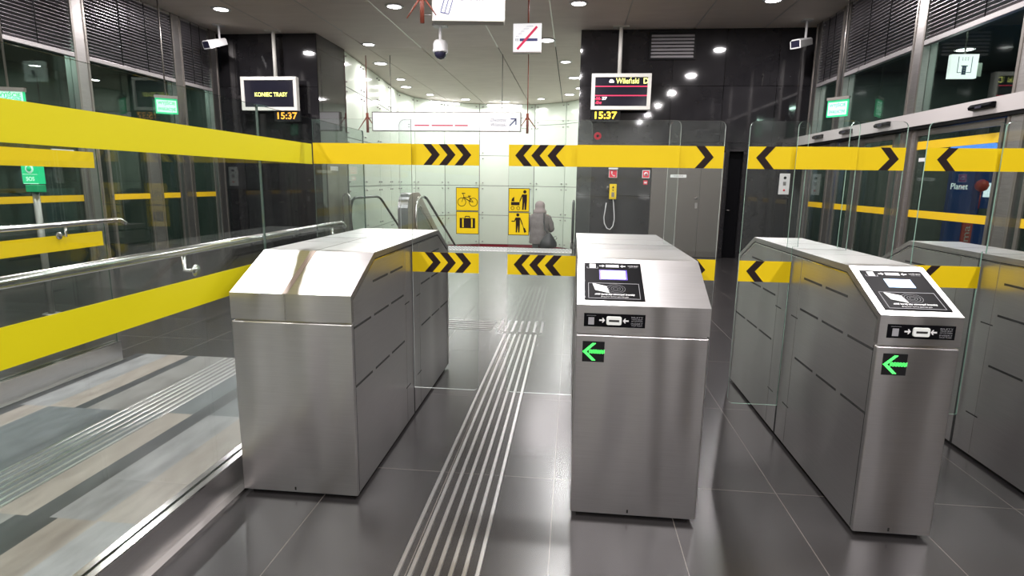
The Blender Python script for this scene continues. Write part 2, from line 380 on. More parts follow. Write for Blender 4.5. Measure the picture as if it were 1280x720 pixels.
# ------------------------------------------------------------------ facades (left and right)
ORD = ['first', 'second', 'third', 'fourth', 'fifth', 'sixth', 'seventh', 'eighth', 'ninth']
PIL = [12.72, 11.52, 9.12, 7.0, 4.6, 2.2, -.2, -2.6, -5.0]
def facade(side):
    X = XL if side < 0 else XR; nm = 'left' if side < 0 else 'right'; o = lambda d: X+side*d     # o(+) goes outwards
    for k, y in enumerate(PIL):
        p = MB().box(o(-.02), o(.16), y-.14, y+.14, 0, ZC-.002, 'steel_dark')
        p.box(o(-.03), o(-.02), y-.14, y-.10, 0, ZC-.002, 'frame_grey').box(o(-.03), o(-.02), y+.10, y+.14, 0, ZC-.002, 'frame_grey')
        inview = y > 6.5
        lab = {12.72: f'steel facade pillar at the back corner of the {nm} glass wall',
               11.52: f'second steel facade pillar from the back in the {nm} glass wall',
               9.12: f'third steel facade pillar from the back in the {nm} glass wall'}.get(y, f'steel facade pillar of the {nm} glass wall, {ORD[k]} from the back corner')
        if not (k and y == 7.0 and side < 0 and False):
            tag(p.build('facade_pillar'), lab, 'pillar', f'steel pillars of the {nm} glass facade')
    edges = [YB]+PIL+[YF]
    # operator beam above doors
    b = MB().box(o(-.10), o(.10), YF+.01, YB-.002, 2.43, 2.61, 'beam_grey').box(o(-.08), o(.10), YF+.01, YB-.002, 2.39, 2.43, 'black_matte')
    tag(b.build('door_operator_beam'), f'pale grey door operator beam running along the {nm} glass wall', 'beam')
    # upper glazing and blinds
    n = 0
    for k in range(len(PIL)):
        y1 = PIL[k]-.14; y0 = (PIL[k+1]+.14) if k+1 < len(PIL) else YF
        if k == 0: pass
        n += 1
        g = MB().box(o(.06), o(.075), y0, y1, 2.62, ZC-.01, 'facade_glass')
        struct(g, f'window_{n + (0 if side < 0 else 10)}')
        zb = 3.52 if side > 0 else 3.46
        lab = {0: f'dark louvre blind in the {nm} facade bay next to the back corner',
               1: f'louvre blind in the {nm} facade, second bay from the back',
               2: f'louvre blind in the {nm} facade, third bay from the back, nearest the camera'}.get(k, f'louvre blind of the {nm} facade, {ORD[k]} bay from the back')
        t = thing('louvre_blind', lab, 'blind', (o(0), (y0+y1)/2, zb), f'louvre blinds of the {nm} glass facade')
        s = MB(); z = zb+.09
        while z < ZC-.05:
            s.prism([(o(-.02), z+.020), (o(.035), z-.008), (o(.035), z-.013), (o(-.02), z+.014)], 'y', y0+.02, y1-.02, 'blind_slat'); z += .052
        s.build('slats', t)
        MB().box(o(-.03), o(.045), y0+.005, y1-.005, zb, zb+.065, 'blind_rail').build('bottom_rail', t, .004)
        MB().box(o(-.01), o(.04), y0+.005, y1-.005, ZC-.05, ZC-.004, 'blind_rail').build('head_rail', t)
        for q in (.35, .65):
            yy = y0+(y1-y0)*q; MB().tube([(o(-.028), yy, zb+.06), (o(-.028), yy, ZC-.03)], .006, 'black_matte', 6).build('lift_cord', t)
    # glazed door leaves below the beam
    leaves = [(11.72, 12.52), (10.72, 11.32), (9.46, 10.45), (7.22, 8.92), (4.8, 6.8), (2.4, 4.4), (0, 2.0), (-2.4, -.4), (-4.8, -2.8)]
    for n, (y0, y1) in enumerate(leaves):
        d = sthing(f'door_{n+1 + (0 if side < 0 else 10)}')
        fr = MB(); b = .05
        for a in ((y0, y0+b, 0.02, 2.38), (y1-b, y1, .02, 2.38), (y0+b, y1-b, .02, .14), (y0+b, y1-b, 2.30, 2.38)):
            fr.box(o(.0), o(.05), a[0], a[1], a[2], a[3], 'frame_grey')
        fr.build('frame', d)
        MB().box(o(.02), o(.032), y0+b, y1-b, .14, 2.30, 'facade_glass').build('pane', d)
        MB().box(o(.010), o(.018), y0+b, y1-b, 1.185, 1.285, 'yellow_far').build('marking_strip', d)
        MB().box(o(.010), o(.018), y0+b, y1-b, 2.115, 2.225, 'yellow_far').build('marking_strip', d)
        if 7 < y0 < 9: MB().box(o(-.002), o(.018), y1-.55, y1-.15, 1.95, 2.0, 'white_panel').build('notice_strip', d)
    for n, (y0, y1) in enumerate([(10.45, 10.72), (8.99, 8.92)]):
        MB().box(o(0), o(.14), y0+.005, y1-.005, 0, 2.385, 'steel_dark').build(f'trim_{2+n if side < 0 else 4+n}')['kind'] = 'structure'
    # vestibule and street-side wall behind
    V = MB(); V.box(o(3.6), o(3.8), YF, YB+.3, 0, ZC, 'outer_wall'); V.box(o(.2), o(3.6), YB, YB+.2, 0, ZC, 'outer_wall')
    V.box(o(.2), o(3.8), YF, YB, 3.9, 4.0, 'outer_wall')
    for k in range(9):
        y = 12-k*1.9; V.box(o(3.5), o(3.6), y-.5, y+.5, .1, 2.2 if k % 2 else 1.3, 'outer_panel' if (k % 3) else 'outer_light_panel')
        V.box(o(3.0), o(3.12), y+.9, y+1.0, 0, 3.2, 'frame_grey')
    V.box(o(3.02), o(3.1), YF, YB, 2.3, 2.5, 'frame_grey')
    struct(V, f'wall_{nm}')
    for y, wh in ((11, 'nearest the back wall'), (7.5, 'in the middle'), (4, 'nearest the camera')):
        L = bpy.data.lights.new('vestibule_lamp', 'AREA'); L.shape = 'DISK'; L.size = .25; L.energy = LAMP_OUT; L.color = (.75, 1, .9)
        t = thing('vestibule_downlight', f'round downlight in the vestibule beyond the {nm} glass wall, {wh}', 'light', (o(1.7), y, 3.88), f'downlights in the {nm} vestibule')
        MB().lathe((o(1.7), y, 3.88), [(.15, 0), (.15, .02)], 'lamp_ring', caps=False).build('trim_ring', t)
        MB().lathe((o(1.7), y, 3.876), [(.12, 0), (.12, .003)], 'lamp_disc').build('diffuser', t)
        lo = bpy.data.objects.new('lamp', L); COL.objects.link(lo); lo.parent = t; lo.location = (0, 0, -.012)
facade(-1); facade(1)
# door sensors on the right beam
for k, (y, lab) in enumerate([(11.98, 'small black door sensor on the beam nearest the back wall'), (10.82, 'black door sensor on the right beam, second from the back wall'),
                              (9.62, 'black door sensor on the right beam, third from the back wall'), (7.43, 'largest black door sensor on the right beam, nearest the camera')]):
    t = thing('door_sensor', lab, 'sensor', (XR-.10, y, 2.49), 'motion sensors on the right door beam')
    MB().prism([(XR-.101, 2.49), (XR-.16, 2.50), (XR-.17, 2.53), (XR-.14, 2.56), (XR-.101, 2.56)], 'y', y-.19, y+.19, 'black_gloss').build('housing', t, .006)
    MB().box(XR-.175, XR-.168, y-.05, y+.05, 2.505, 2.53, 'cam_dark').build('lens', t)

# ------------------------------------------------------------------ ceiling downlights (each one a lamp)
def downlight(loc, label, group, power, r=.16, col=(1, .95, .955)):
    t = thing('ceiling_downlight', label, 'light', loc, group); x, y, z = loc
    MB().lathe((x, y, z-.018), [(r*.8, .0), (r, .004), (r*1.12, .018), (r*.8, .017)], 'lamp_ring', 28, caps=False).build('trim_ring', t)
    MB().lathe((x, y, z-.012), [(r*.8, 0), (r*.8, .004)], 'lamp_disc', 28).build('diffuser', t)
    L = bpy.data.lights.new('downlight_lamp', 'AREA'); L.shape = 'DISK'; L.size = r*1.5; L.energy = power; L.color = col
    lo = bpy.data.objects.new('lamp', L); COL.objects.link(lo); lo.parent = t; lo.location = (0, 0, -.025)
    return t
ORD = ['first', 'second', 'third', 'fourth', 'fifth', 'sixth', 'seventh', 'eighth', 'ninth']
rowlab = {-6.8: 'leftmost', -3.4: 'second from the left', 0: 'third from the left', 3.36: 'rightmost'}
proto = None
for j, y in enumerate((11.2, 7.8, 4.4, 1.0, -2.4, -5.6)):  # last row, unseen behind the camera, added to brighten the steel fronts
    for x in (-6.8, -3.4, 0, 3.36):
        lab = f'round ceiling downlight, {rowlab[x]} in the row before the displays' if j == 0 else f'round ceiling downlight, {rowlab[x]} in the {ORD[j]} row towards the camera'
        loc = (x, y, ZC)
        if proto is None: proto = downlight(loc, lab, 'ticket hall downlights', LAMP_MAIN)
        else: copy_tree(proto, loc, lab)
hl = [(-4.94, 14.15, 0, 'round downlight in the escalator hall ceiling, nearest on the left side'), (-5.40, 16.39, 1, 'glaring round downlight beside the left hall wall, second along it'),
      (-5.58, 18.92, 0, 'smaller round downlight beside the left hall wall, third along it'), (-5.84, 20.4, 1, 'glaring downlight near the left curve of the hall wall'),
      (-5.44, 22.2, 0, 'small downlight at the left curve of the hall wall'), (-4.32, 23.46, 1, 'glaring downlight above the middle of the long hanging sign'),
      (-2.81, 24.1, 1, 'glaring downlight at the far wall beside the right hanging rod'), (-.70, 13.93, 1, 'glaring downlight right beside the crossed-out escalator sign'),
      (-.30, 16.34, 0, 'round downlight right of centre in the hall ceiling, above a brighter one'), (-.06, 18.75, 1, 'glaring downlight in the hall close to the black granite edge'),
      (-.23, 22.2, 1, 'glaring downlight deep in the hall, right of the rod'), (-1.33, 23.3, 0, 'small downlight at the far right of the curved glass wall'),
      (.13, 20.75, 0, 'downlight half hidden by the black granite wall edge')]
p2 = p3 = None
for x, y, br, lab in hl:
    if br:
        if p2 is None: p2 = downlight((x, y, ZC), lab, 'escalator hall downlights', LAMP_HALL, .2)
        else: copy_tree(p2, (x, y, ZC), lab)
    else:
        if p3 is None: p3 = downlight((x, y, ZC), lab, 'escalator hall downlights', LAMP_HALL*.5, .16)
        else: copy_tree(p3, (x, y, ZC), lab)
# slim tube luminaires washing the curved glass wall
for (xa, ya, xb, yb, lab) in [(-5.7, 23.35, -4.7, 24.1, 'slim white tube light at the left curve of the glass wall'), (-3.6, 24.5, -2.2, 24.6, 'slim white tube light above the middle of the glass wall')]:
    d = Vector((xb-xa, yb-ya, 0)); c = Vector(((xa+xb)/2, (ya+yb)/2, ZC-.1))
    t = thing('tube_light', lab, 'light', tuple(c))
    MB().tube([(xa, ya, ZC-.11), (xb, yb, ZC-.11)], .03, 'lamp_disc', 10).build('tube', t)
    h = MB(); h.tube([(xa, ya, ZC-.06), (xb, yb, ZC-.06)], .035, 'lamp_ring', 8)
    for p in ((xa*.9+xb*.1, ya*.9+yb*.1), (xa*.1+xb*.9, ya*.1+yb*.9)): h.tube([(*p, ZC-.05), (*p, ZC-.002)], .01, 'lamp_ring', 6)
    h.build('housing', t)
    L = bpy.data.lights.new('tube_lamp', 'AREA'); L.shape = 'RECTANGLE'; L.size = d.length; L.size_y = .06; L.energy = LAMP_WASH
    lo = bpy.data.objects.new('lamp', L); COL.objects.link(lo); lo.parent = t; lo.rotation_euler = (0, 0, math.atan2(d.y, d.x)); lo.location = (0, 0, -.05)

# ------------------------------------------------------------------ ticket gates
Y0, Y1, ZT, ZE = 2.595, 4.785, 1.222, 1.055     # cabinet ends, top, edge of slope
def prof(d=0, zb=0.0):
    # side outline, shrunk inwards by d
    k = d*.62
    return [(Y0+d, zb), (Y0+d, ZE-k+.0), (2.94+k*.5, ZT-d), (4.43-k*.5, ZT-d), (Y1-d, ZE-k), (Y1-d, zb)]
def cabinet(x0, x1, label, seam=None):
    t = thing('ticket_gate_cabinet', label, 'ticket gate', ((x0+x1)/2, (Y0+Y1)/2, 0), 'steel cabinets of the ticket gates')
    i = .006
    MB().prism(prof(.02, .02), 'x', x0+i, x1-i, 'steel').build('body', t, .002)
    MB().box(x0+.03, x1-.03, Y0+.04, Y1-.04, 0, .02, 'slot_dark').build('plinth', t)
    # wrap-over top cover with folded border
    out = [(Y0, .925), (Y0, ZE), (2.94, ZT), (4.43, ZT), (Y1, ZE), (Y1, .925)]
    inn = [(Y1-.028, .925), (Y1-.028, ZE-.018), (4.42, ZT-.03), (2.95, ZT-.03), (Y0+.028, ZE-.018), (Y0+.028, .925)]
    c = MB()
    for a in range(5):
        c.prism([out[a], out[a+1], inn[4-a], inn[5-a]], 'x', x0, x1, 'steel_dark', rim='steel_lit_top' if a in (1, 2, 3) else 'steel')  # side faces in darker steel: the border's shade put into the colour
    c.build('top_cover', t)
    for ya, yb in ((Y0, Y0+.028), (Y1-.028, Y1)):
        MB().box(x0, x1, ya, yb, .022, .915, 'steel').build('end_panel', t, .006)
    s = MB()
    for xx in (x0+i, x1-i):
        e = -.0015 if xx < (x0+x1)/2 else .0015
        def bar(ya, yb, z, h=.0055): s.box(xx, xx+e, ya, yb, z-h, z+h, 'slot_dark')
        for base, sg in ((0, 1), (1, -1)):
            def q(v): return v if sg > 0 else 7.38-v
            for z, L in ((1.072, [(2.924, 3.172), (3.222, 3.465)]), (.889, [(2.631, 2.877), (2.929, 3.174), (3.226, 3.476)]), (.590, [(2.625, 2.877), (2.93, 3.17), (3.22, 3.48)])):
                for a, b in L: bar(q(a), q(b), z, .006)
            for z in (.824, .265): bar(q(3.50), q(3.60), z, .0035)
            s.box(xx, xx+e, q(2.632), q(2.634), .03, .91, 'slot_dark')
            s.box(xx, xx+e, q(3.520), q(3.523), .03, 1.19, 'steel_dark')
        s.box(xx, xx+e, 3.680, 3.700, .02, 1.20, 'slot_dark')
        bl = [(Y0+.032, .925), (Y0+.032, ZE-.022), (2.953, ZT-.036), (4.417, ZT-.036), (Y1-.032, ZE-.022), (Y1-.032, .925)]
        for p_, q_ in zip(bl, bl[1:]):
            v_ = Vector((q_[0]-p_[0], q_[1]-p_[1])).normalized(); n_ = Vector((-v_.y, v_.x))
            for wa, wb, mm in ((-.003, .003, 'slot_dark'), (-.009, -.003, 'polished')):
                s.prism([(p_[0]+n_.x*wa, p_[1]+n_.y*wa), (q_[0]+n_.x*wa, q_[1]+n_.y*wa), (q_[0]+n_.x*wb, q_[1]+n_.y*wb), (p_[0]+n_.x*wb, p_[1]+n_.y*wb)], 'x', xx, xx+e*.9, mm)
    s.build('side_slots', t)
    xm = x0+(x1-x0)*.46; MB().box(xm-.004, xm+.004, Y0-.001, Y0, .035, .052, 'slot_dark').build('drain_notch', t)
    if seam:
        m = MB().box(seam-.004, seam+.004, 2.95, 4.42, ZT, ZT+.0012, 'steel_dark')
        m.add([(seam-.004, Y0-.001, ZE-.13), (seam+.004, Y0-.001, ZE-.13), (seam+.004, Y0-.001, ZE), (seam-.004, Y0-.001, ZE)], [(0, 1, 2, 3)], 'steel_dark')
        m.add([(seam-.014, Y0, ZE+.0015), (seam+.014, Y0, ZE+.0015), (seam+.014, 2.94, ZT+.0015), (seam-.014, 2.94, ZT+.0015)], [(0, 1, 2, 3)], 'clad_pink')
        m.build('cover_seam', t)
    m = MB()
    for yy in (3.40, 3.69, 4.0): m.box(x0+.004, x1-.004, yy-.0015, yy+.0015, ZT, ZT+.0008, 'steel_dark')
    m.build('cover_joints', t)
    return t
slope = Vector((0, 2.94-Y0, ZT-ZE)).normalized(); snor = Vector((0, -slope.z, slope.y))
def S(x, v, h=0):   # point on the sloping face: v metres up the slope from its lower edge
    p = Vector((x, Y0, ZE))+slope*v+snor*h; return (p.x, p.y, p.z)
def slab(mb, x0, x1, v0, v1, h0, h1, m, skew=0):
    q = [(x0, v0), (x1, v0), (x1+skew, v1), (x0+skew, v1)]
    V = [S(a, b, h0) for a, b in q]+[S(a, b, h1) for a, b in q]
    mb.add(V, [(3, 2, 1, 0), (4, 5, 6, 7), (0, 1, 5, 4), (1, 2, 6, 5), (2, 3, 7, 6), (3, 0, 4, 7)], m)
def arrow(mb, cx, cz, L, h, m, fn, dr=1):
    a = L/2*dr; p = [(-a, -h*.16), (a*.2, -h*.16), (a*.0, -h*.5), (a*.35, -h*.5), (a, 0), (a*.35, h*.5), (0, h*.5), (a*.2, h*.16), (-a, h*.16)]
    V = [fn(cx+u, cz+v) for u, v in p]; mb.add(V, [(0, 1, 7, 8), (1, 2, 3, 4), (1, 4, 7), (4, 5, 6, 7)], m)
def reader(t, xl, screen):
    x0 = xl+.03; x1 = x0+.275
    p = MB(); slab(p, x0, x1, .038, .340, .0, .004, 'black_gloss'); pn = p.build('card_reader', t)
    f = lambda u, v: S(u, v, .0046)
    s = MB()
    if screen == 'screen_white': slab(s, x0+.072, x0+.205, .196, .278, .004, .0046, 'blue_halo')
    slab(s, x0+.080, x0+.196, .203, .268, .0046, .0062, screen); s.build('screen', pn)
    c = MB(); slab(c, x0+.05, x0+.115, .098, .146, .0044, .0068, 'card_white', -.012)
    # rotate the card by shearing its corners
    for k in range(len(c.v)):
        v = Vector(c.v[k]); c.v[k] = tuple(v+slope*(-(v.x-(x0+.08))*.35))
    c.build('card_symbol', pn)
    g = MB()
    def bar(a, b, cc, d, m='ink_white'): slab(g, a, b, cc, d, .004, .0050, m)
    for a in ((x0+.018, x0+.255, .164, .1665), (x0+.018, x0+.255, .020+.025, .0475), (x0+.018, x0+.020, .045, .1665), (x0+.253, x0+.255, .045, .1665)): bar(*a, 'ink_grey')
    for r in (.012, .022, .034, .045):
        pts = [(x0+.145+r*math.cos(k*math.pi/12), .122+r*.8*math.sin(k*math.pi/12)) for k in range(24)]
        for (ua, va), (ub, vb) in zip(pts, pts[1:]+pts[:1]):
            ca, cb = x0+.145, .122; k = 1-.0012/r
            g.add([f(ua, va), f(ub, vb), f(ca+(ub-ca)*k, cb+(vb-cb)*k), f(ca+(ua-ca)*k, cb+(va-cb)*k)], [(0, 1, 2, 3)], 'ink_grey')
    bar(x0+.025, x0+.055, .293, .328); bar(x0+.012, x0+.066, .289, .291, 'ink_grey'); bar(x0+.012, x0+.014, .289, .303, 'ink_grey'); bar(x0+.064, x0+.066, .289, .303, 'ink_grey')
    bar(x0+.105, x0+.168, .302, .322); bar(x0+.118, x0+.155, .311, .313, 'ink_grey')
    arrow(g, x0+.086, .312, .026, .018, 'ink_white', f, 1); arrow(g, x0+.188, .312, .026, .018, 'ink_white', f, -1)
    g.text('WŁÓŻ BILET', .012, 'ink_white', lambda u, v: f(x0+.238+u, .315+v), width=.052)
    g.text('insert ticket', .009, 'ink_grey', lambda u, v: f(x0+.238+u, .304+v), width=.042)
    g.text('zbliż kartę aby otworzyć bramkę', .0155, 'ink_white', lambda u, v: f(x0+.138+u, .078+v), width=.185, bold=.0006, shear=.3)
    g.text('Bring your card to open the gate', .011, 'ink_white', lambda u, v: f(x0+.138+u, .060+v), width=.125, shear=.3)
    g.build('lettering', pn)
    # ticket slot plate
    z0, z1 = .955, 1.016; y = Y0
    p = MB().box(x0, x1, y-.004, y, z0, z1, 'black_gloss').build('ticket_slot', t)
    g = MB(); F = lambda u, v: (u, y-.0046, v)
    def fb(a, b, c_, d, m='ink_white', hh=.0046): g.box(a, b, y-hh, y-.004, c_, d, m)
    fb(x0+.020, x0+.046, .964, .998, 'ink_grey'); fb(x0+.012, x0+.054, 1.006, 1.007, 'ink_grey')
    arrow(g, x0+.082, .986, .026, .022, 'ink_white', F, 1); arrow(g, x0+.188, .986, .026, .022, 'ink_white', F, -1)
    for k, (s_, q) in enumerate((('BILETY', 1.003), ('WŁÓŻ BILET', .994), ('DO CZYTNIKA', .985), ('INSERT', .974), ('YOUR TICKET', .965))):
        g.text(s_, .0085, 'ink_grey', lambda u, v, q=q: F(x0+.238+u, q+v), width=.028+.004*len(s_) if len(s_) < 8 else .05)
    g.build('lettering', p)
    m = MB(); rr = []
    for sx, sz in ((1, 1), (-1, 1), (-1, -1), (1, -1)):
        for k in range(4):
            a = {(1, 1): 0, (-1, 1): 90, (-1, -1): 180, (1, -1): 270}[(sx, sz)]+k*30
            rr.append((x0+.135+sx*.026+.008*math.cos(math.radians(a)), .986+sz*.012+.008*math.sin(math.radians(a))))
    m.prism(rr, 'y', y-.014, y-.004, 'card_white'); m.build('slot_bezel', p, .002)
    MB().box(x0+.112, x0+.158, y-.0148, y-.014, .982, .991, 'slot_dark').build('slot_opening', p)
    # green arrow indicator
    iz0, iz1 = .787, .884; ix0 = x0-.002
    p = MB().box(ix0, ix0+.100, y-.004, y, iz0, iz1, 'black_matte').build('direction_indicator', t)
    a = MB(); cz = (iz0+iz1)/2
    d = .0034
    for k in range(12):      # shaft dots, two zigzag rows
        for q in (-1, 0, 1):
            px = ix0+.030+k*.0061; pz = cz+q*.0065+((k % 2)*.0025)
            a.box(px, px+d, y-.0055, y-.004, pz-d/2, pz+d/2, 'led_green')
    for q in (1, -1):        # head dots in three parallel rows
        for r in range(3):
            for k in range(11):
                px = ix0+.002+k*.0042+r*.0062; pz = cz+q*(k*.0040)
                a.box(px, px+d, y-.0055, y-.004, pz-d/2, pz+d/2, 'led_green')
    a.build('led_arrow', p)

cabs = [(-1.638, -1.03), (.037, .632), (1.345, 1.683), (2.42, 2.76)]
c1 = cabinet(*cabs[0], 'wide plain steel ticket gate cabinet beside the long glass barrier, without a screen', -1.36)
c2 = cabinet(*cabs[1], 'wide steel ticket gate cabinet in the middle with a bright white screen and green arrow')
reader(c2, .040, 'screen_white')
c3 = cabinet(*cabs[2], 'narrow steel ticket gate cabinet with a pale blue screen and green arrow')
reader(c3, 1.348, 'screen_blue')
c4 = cabinet(*cabs[3], 'rightmost steel ticket gate cabinet, partly cut off by the photo edge')

BZ = [(1.695, 1.825), (1.012, 1.142)]
def rounded(x0, x1, z0, z1, r, corners):
    """corners: string of tl,tr,bl,br to round"""
    P = []
    for name, cx, cz, a0 in (('tr', x1, z1, 0), ('tl', x0, z1, 90), ('bl', x0, z0, 180), ('br', x1, z0, 270)):
        if name in corners:
            ox = cx-r if 'r' in name else cx+r; oz = cz-r if 't' in name else cz+r
            for k in range(7):
                a = math.radians(a0+15*k); P.append((ox+r*math.cos(a), oz+r*math.sin(a)))
        else: P.append((cx, cz))
    return P
def chevron(mb, x, z0, z1, d, y0, y1, w=.052, tdep=.055):
    zm = (z0+z1)/2
    top = [(x, z1), (x+w, z1), (x+w+d*tdep, zm), (x+d*tdep, zm)]
    bot = [(x+d*tdep, zm), (x+w+d*tdep, zm), (x+w, z0), (x, z0)]
    mb.prism(top, 'y', y0, y1, 'chevron_black'); mb.prism(bot, 'y', y0, y1, 'chevron_black')
def gate_pane(name, label, x0, x1, y, z0, corners, group, chev=(), d=1, bands=(0, 1), cut=None, bx=None, lower=None, edge='glass_edge_white'):
    """glass pane standing across the line of gates, with yellow strips and chevrons"""
    zt = 1.972
    t = thing(name, label, 'glass gate' if name == 'gate_leaf' else 'glass panel', ((x0+x1)/2, y, z0), group)
    if cut:   # the part next to a cabinet starts above its cover
        side, xc = cut
        o = rounded(x0, x1, z0, zt, .035, corners)
        if side == 'l': o = [p for p in o if not (p[0] < xc and p[1] < 1.0)]; i = max(k for k, p in enumerate(o) if p[0] < xc and p[1] > 1.3); o = o[:i+1]+[(x0, 1.232), (xc, 1.232), (xc, z0)]+o[i+1:]
        else: o = [p for p in o if not (p[0] > xc and p[1] < 1.0)]; o = o+[(xc, z0), (xc, 1.232), (x1, 1.232)]
    else: o = rounded(x0, x1, z0, zt, .035, corners)
    MB().prism(o, 'y', y-.005, y+.005, 'glass', rim=edge).build('pane', t)
    bx = bx or (x0, x1)
    for b in bands:
        za, zb = BZ[b]; xa, xb = bx
        if b == 1 and lower: xa, xb = lower
        s = MB().box(xa, xb, y-.0065, y-.005, za, zb, 'yellow').build('marking_strip', t)
        if chev:
            c = MB()
            for x in chev:
                if x > xa-.02 and x < xb: chevron(c, x, za, zb, d, y-.0075, y-.0065)
            if c.v: c.build('chevrons', s)
    return t
YL, YP = 3.668, 3.640
G1 = 'glass leaves of the ticket gates'; G2 = 'fixed glass panels above the cabinets'
a = gate_pane('gate_leaf', 'glass gate leaf with three right-pointing chevrons and bicycle and suitcase stickers', -1.10, -.588, YL, .215, 'tltrbr', G1, (-.945, -.845, -.745), 1, cut=('l', -1.027), lower=(-1.027, -.588))
b = gate_pane('gate_leaf', 'glass gate leaf with three left-pointing chevrons and pushchair and passenger stickers', -.402, .108, YL, .215, 'tltrbl', G1, (-.352+.045, -.252+.045, -.152+.045), -1, cut=('r', .034), lower=(-.402, .034))
gate_pane('gate_leaf', 'narrow glass gate leaf right of the middle cabinet with one right-pointing chevron', .57, .893, YL, .215, 'tltrbr', G1, (.728,), 1, cut=('l', .635), lower=(.635, .893))
gate_pane('gate_leaf', 'narrow glass gate leaf left of the narrow cabinet with one left-pointing chevron', 1.035, 1.372, YL, .215, 'tltrbl', G1, (1.135,), -1, cut=('r', 1.342), lower=(1.035, 1.342), edge='glass_edge')
gate_pane('gate_leaf', 'glass gate leaf right of the narrow cabinet, its chevron pointing right', 1.60, 1.915, YL, .215, 'tltrbr', G1, (1.775,), 1, cut=('l', 1.686), lower=(1.686, 1.915), edge='glass_edge')
gate_pane('gate_leaf', 'glass gate leaf next to the rightmost cabinet, its chevron pointing left', 2.03, 2.44, YL, .215, 'tltrbl', G1, (2.145,), -1, cut=('r', 2.417), lower=(2.03, 2.417), edge='glass_edge')
gate_pane('fixed_glass_panel', 'fixed glass panel above the wide plain cabinet on the left', -1.655, -1.015, YP, 1.224, '', G2, bands=(0,), edge='glass_edge_dark')
gate_pane('fixed_glass_panel', 'fixed glass panel with rounded corners above the middle cabinet', .020, .630, YP, 1.224, 'tltr', G2, bands=(0,))
gate_pane('fixed_glass_panel', 'fixed glass panel above the narrow cabinet with pale blue screen', 1.30, 1.64, YP, 1.224, 'tltr', G2, bands=(0,), edge='glass_edge')
gate_pane('fixed_glass_panel', 'fixed glass panel above the rightmost cabinet at the photo edge', 2.42, 2.76, YP, 1.224, 'tl', G2, bands=(0,), edge='glass_edge')

# stickers on the two wide leaves
def sticker(parent, x0, x1, z0, z1, draw):
    y = YL-.005
    s = MB().box(x0, x1, y-.0012, y, z0, z1, 'yellow').box(x0, x1, y-.0016, y-.0012, z0, z0+.004, 'chevron_black').box(x0, x1, y-.0016, y-.0012, z1-.004, z1, 'chevron_black')
    s.box(x0, x0+.003, y-.0016, y-.0012, z0, z1, 'chevron_black').box(x1-.003, x1, y-.0016, y-.0012, z0, z1, 'chevron_black')
    o = s.build('sticker', parent)
    g = MB(); cx, cz = (x0+x1)/2, (z0+z1)/2; ya, yb = y-.0022, y-.0014
    def poly(pts): g.prism([(cx+u, cz+v) for u, v in pts], 'y', ya, yb, 'chevron_black')
    def line(a, b, wd):
        v = Vector((b[0]-a[0], b[1]-a[1])); v.normalize(); n = Vector((-v.y, v.x))*wd/2
        poly([(a[0]+n.x, a[1]+n.y), (b[0]+n.x, b[1]+n.y), (b[0]-n.x, b[1]-n.y), (a[0]-n.x, a[1]-n.y)])
    def ring(c, r, wd, n=20):
        for k in range(n):
            a0, a1 = 2*math.pi*k/n, 2*math.pi*(k+1)/n
            line((c[0]+r*math.cos(a0), c[1]+r*math.sin(a0)), (c[0]+r*math.cos(a1), c[1]+r*math.sin(a1)), wd)
    def disc(c, r): poly([(c[0]+r*math.cos(k*math.pi/8), c[1]+r*math.sin(k*math.pi/8)) for k in range(16)])
    draw(poly, line, ring, disc); g.build('pictogram', o)
def bicycle(poly, line, ring, disc):
    ring((-.036, -.018), .026, .0035); ring((.038, -.018), .026, .0035)
    line((-.036, -.018), (-.022, .02), .003); line((-.025, .012), (.022, -.016), .005); line((-.022, .02), (-.03, .036), .004)
    line((-.036, .037), (-.014, .037), .005); line((.022, -.016), (.012, .018), .0035); line((.004, .02), (.022, .02), .005)
    line((.022, -.016), (.038, -.018), .003); line((-.022, .012), (.014, .012), .003); line((.038, -.018), (.014, .012), .003)
def suitcase(poly, line, ring, disc):
    poly([(-.024, -.034), (.024, -.034), (.024, .030), (-.024, .030)])
    for s in (-1, 1): poly([(s*.034, -.034), (s*.050, -.034), (s*.050, .030), (s*.034, .030)]); line((s*.024, .028), (s*.036, .028), .004); line((s*.024, -.032), (s*.036, -.032), .004)
    line((-.015, .032), (-.012, .041), .005); line((.015, .032), (.012, .041), .005); line((-.013, .041), (.013, .041), .005)
def pushchair(poly, line, ring, disc):
    disc((.036, .052), .0105); poly([(.020, .036), (.050, .036), (.050, 0), (.046, -.06), (.036, -.06), (.034, -.01), (.030, -.06), (.020, -.06), (.022, 0)])
    line((.022, .034), (.006, -.004), .006); poly([(-.050, -.032), (.004, -.032), (.004, -.012), (-.050, -.012)])
    poly([(-.048, -.008), (-.030, -.008), (-.030, .020), (-.040, .014), (-.046, .004)]); line((.004, -.012), (.008, -.002), .004)
    ring((-.040, -.050), .010, .003, 14); ring((-.004, -.050), .010, .003, 14)
def traveller(poly, line, ring, disc):
    disc((-.006, .056), .010); poly([(-.020, .040), (.008, .040), (.008, -.004), (.006, -.054), (-.002, -.054), (-.005, -.010), (-.010, -.054), (-.018, -.054), (-.018, -.004)])
    line((-.018, .038), (-.026, .016), .006); line((-.026, .016), (-.046, .016), .006); line((.008, .038), (.024, -.004), .006); line((.024, -.004), (.034, -.030), .003)
    poly([(.028, -.022), (.040, -.026), (.050, -.050), (.036, -.056)])
sticker(a, -.736, -.590, 1.412, 1.560, bicycle); sticker(a, -.736, -.590, 1.265, 1.410, suitcase)
sticker(b, -.418+.018, -.268, 1.412, 1.560, pushchair); sticker(b, -.400, -.268, 1.265, 1.410, traveller)

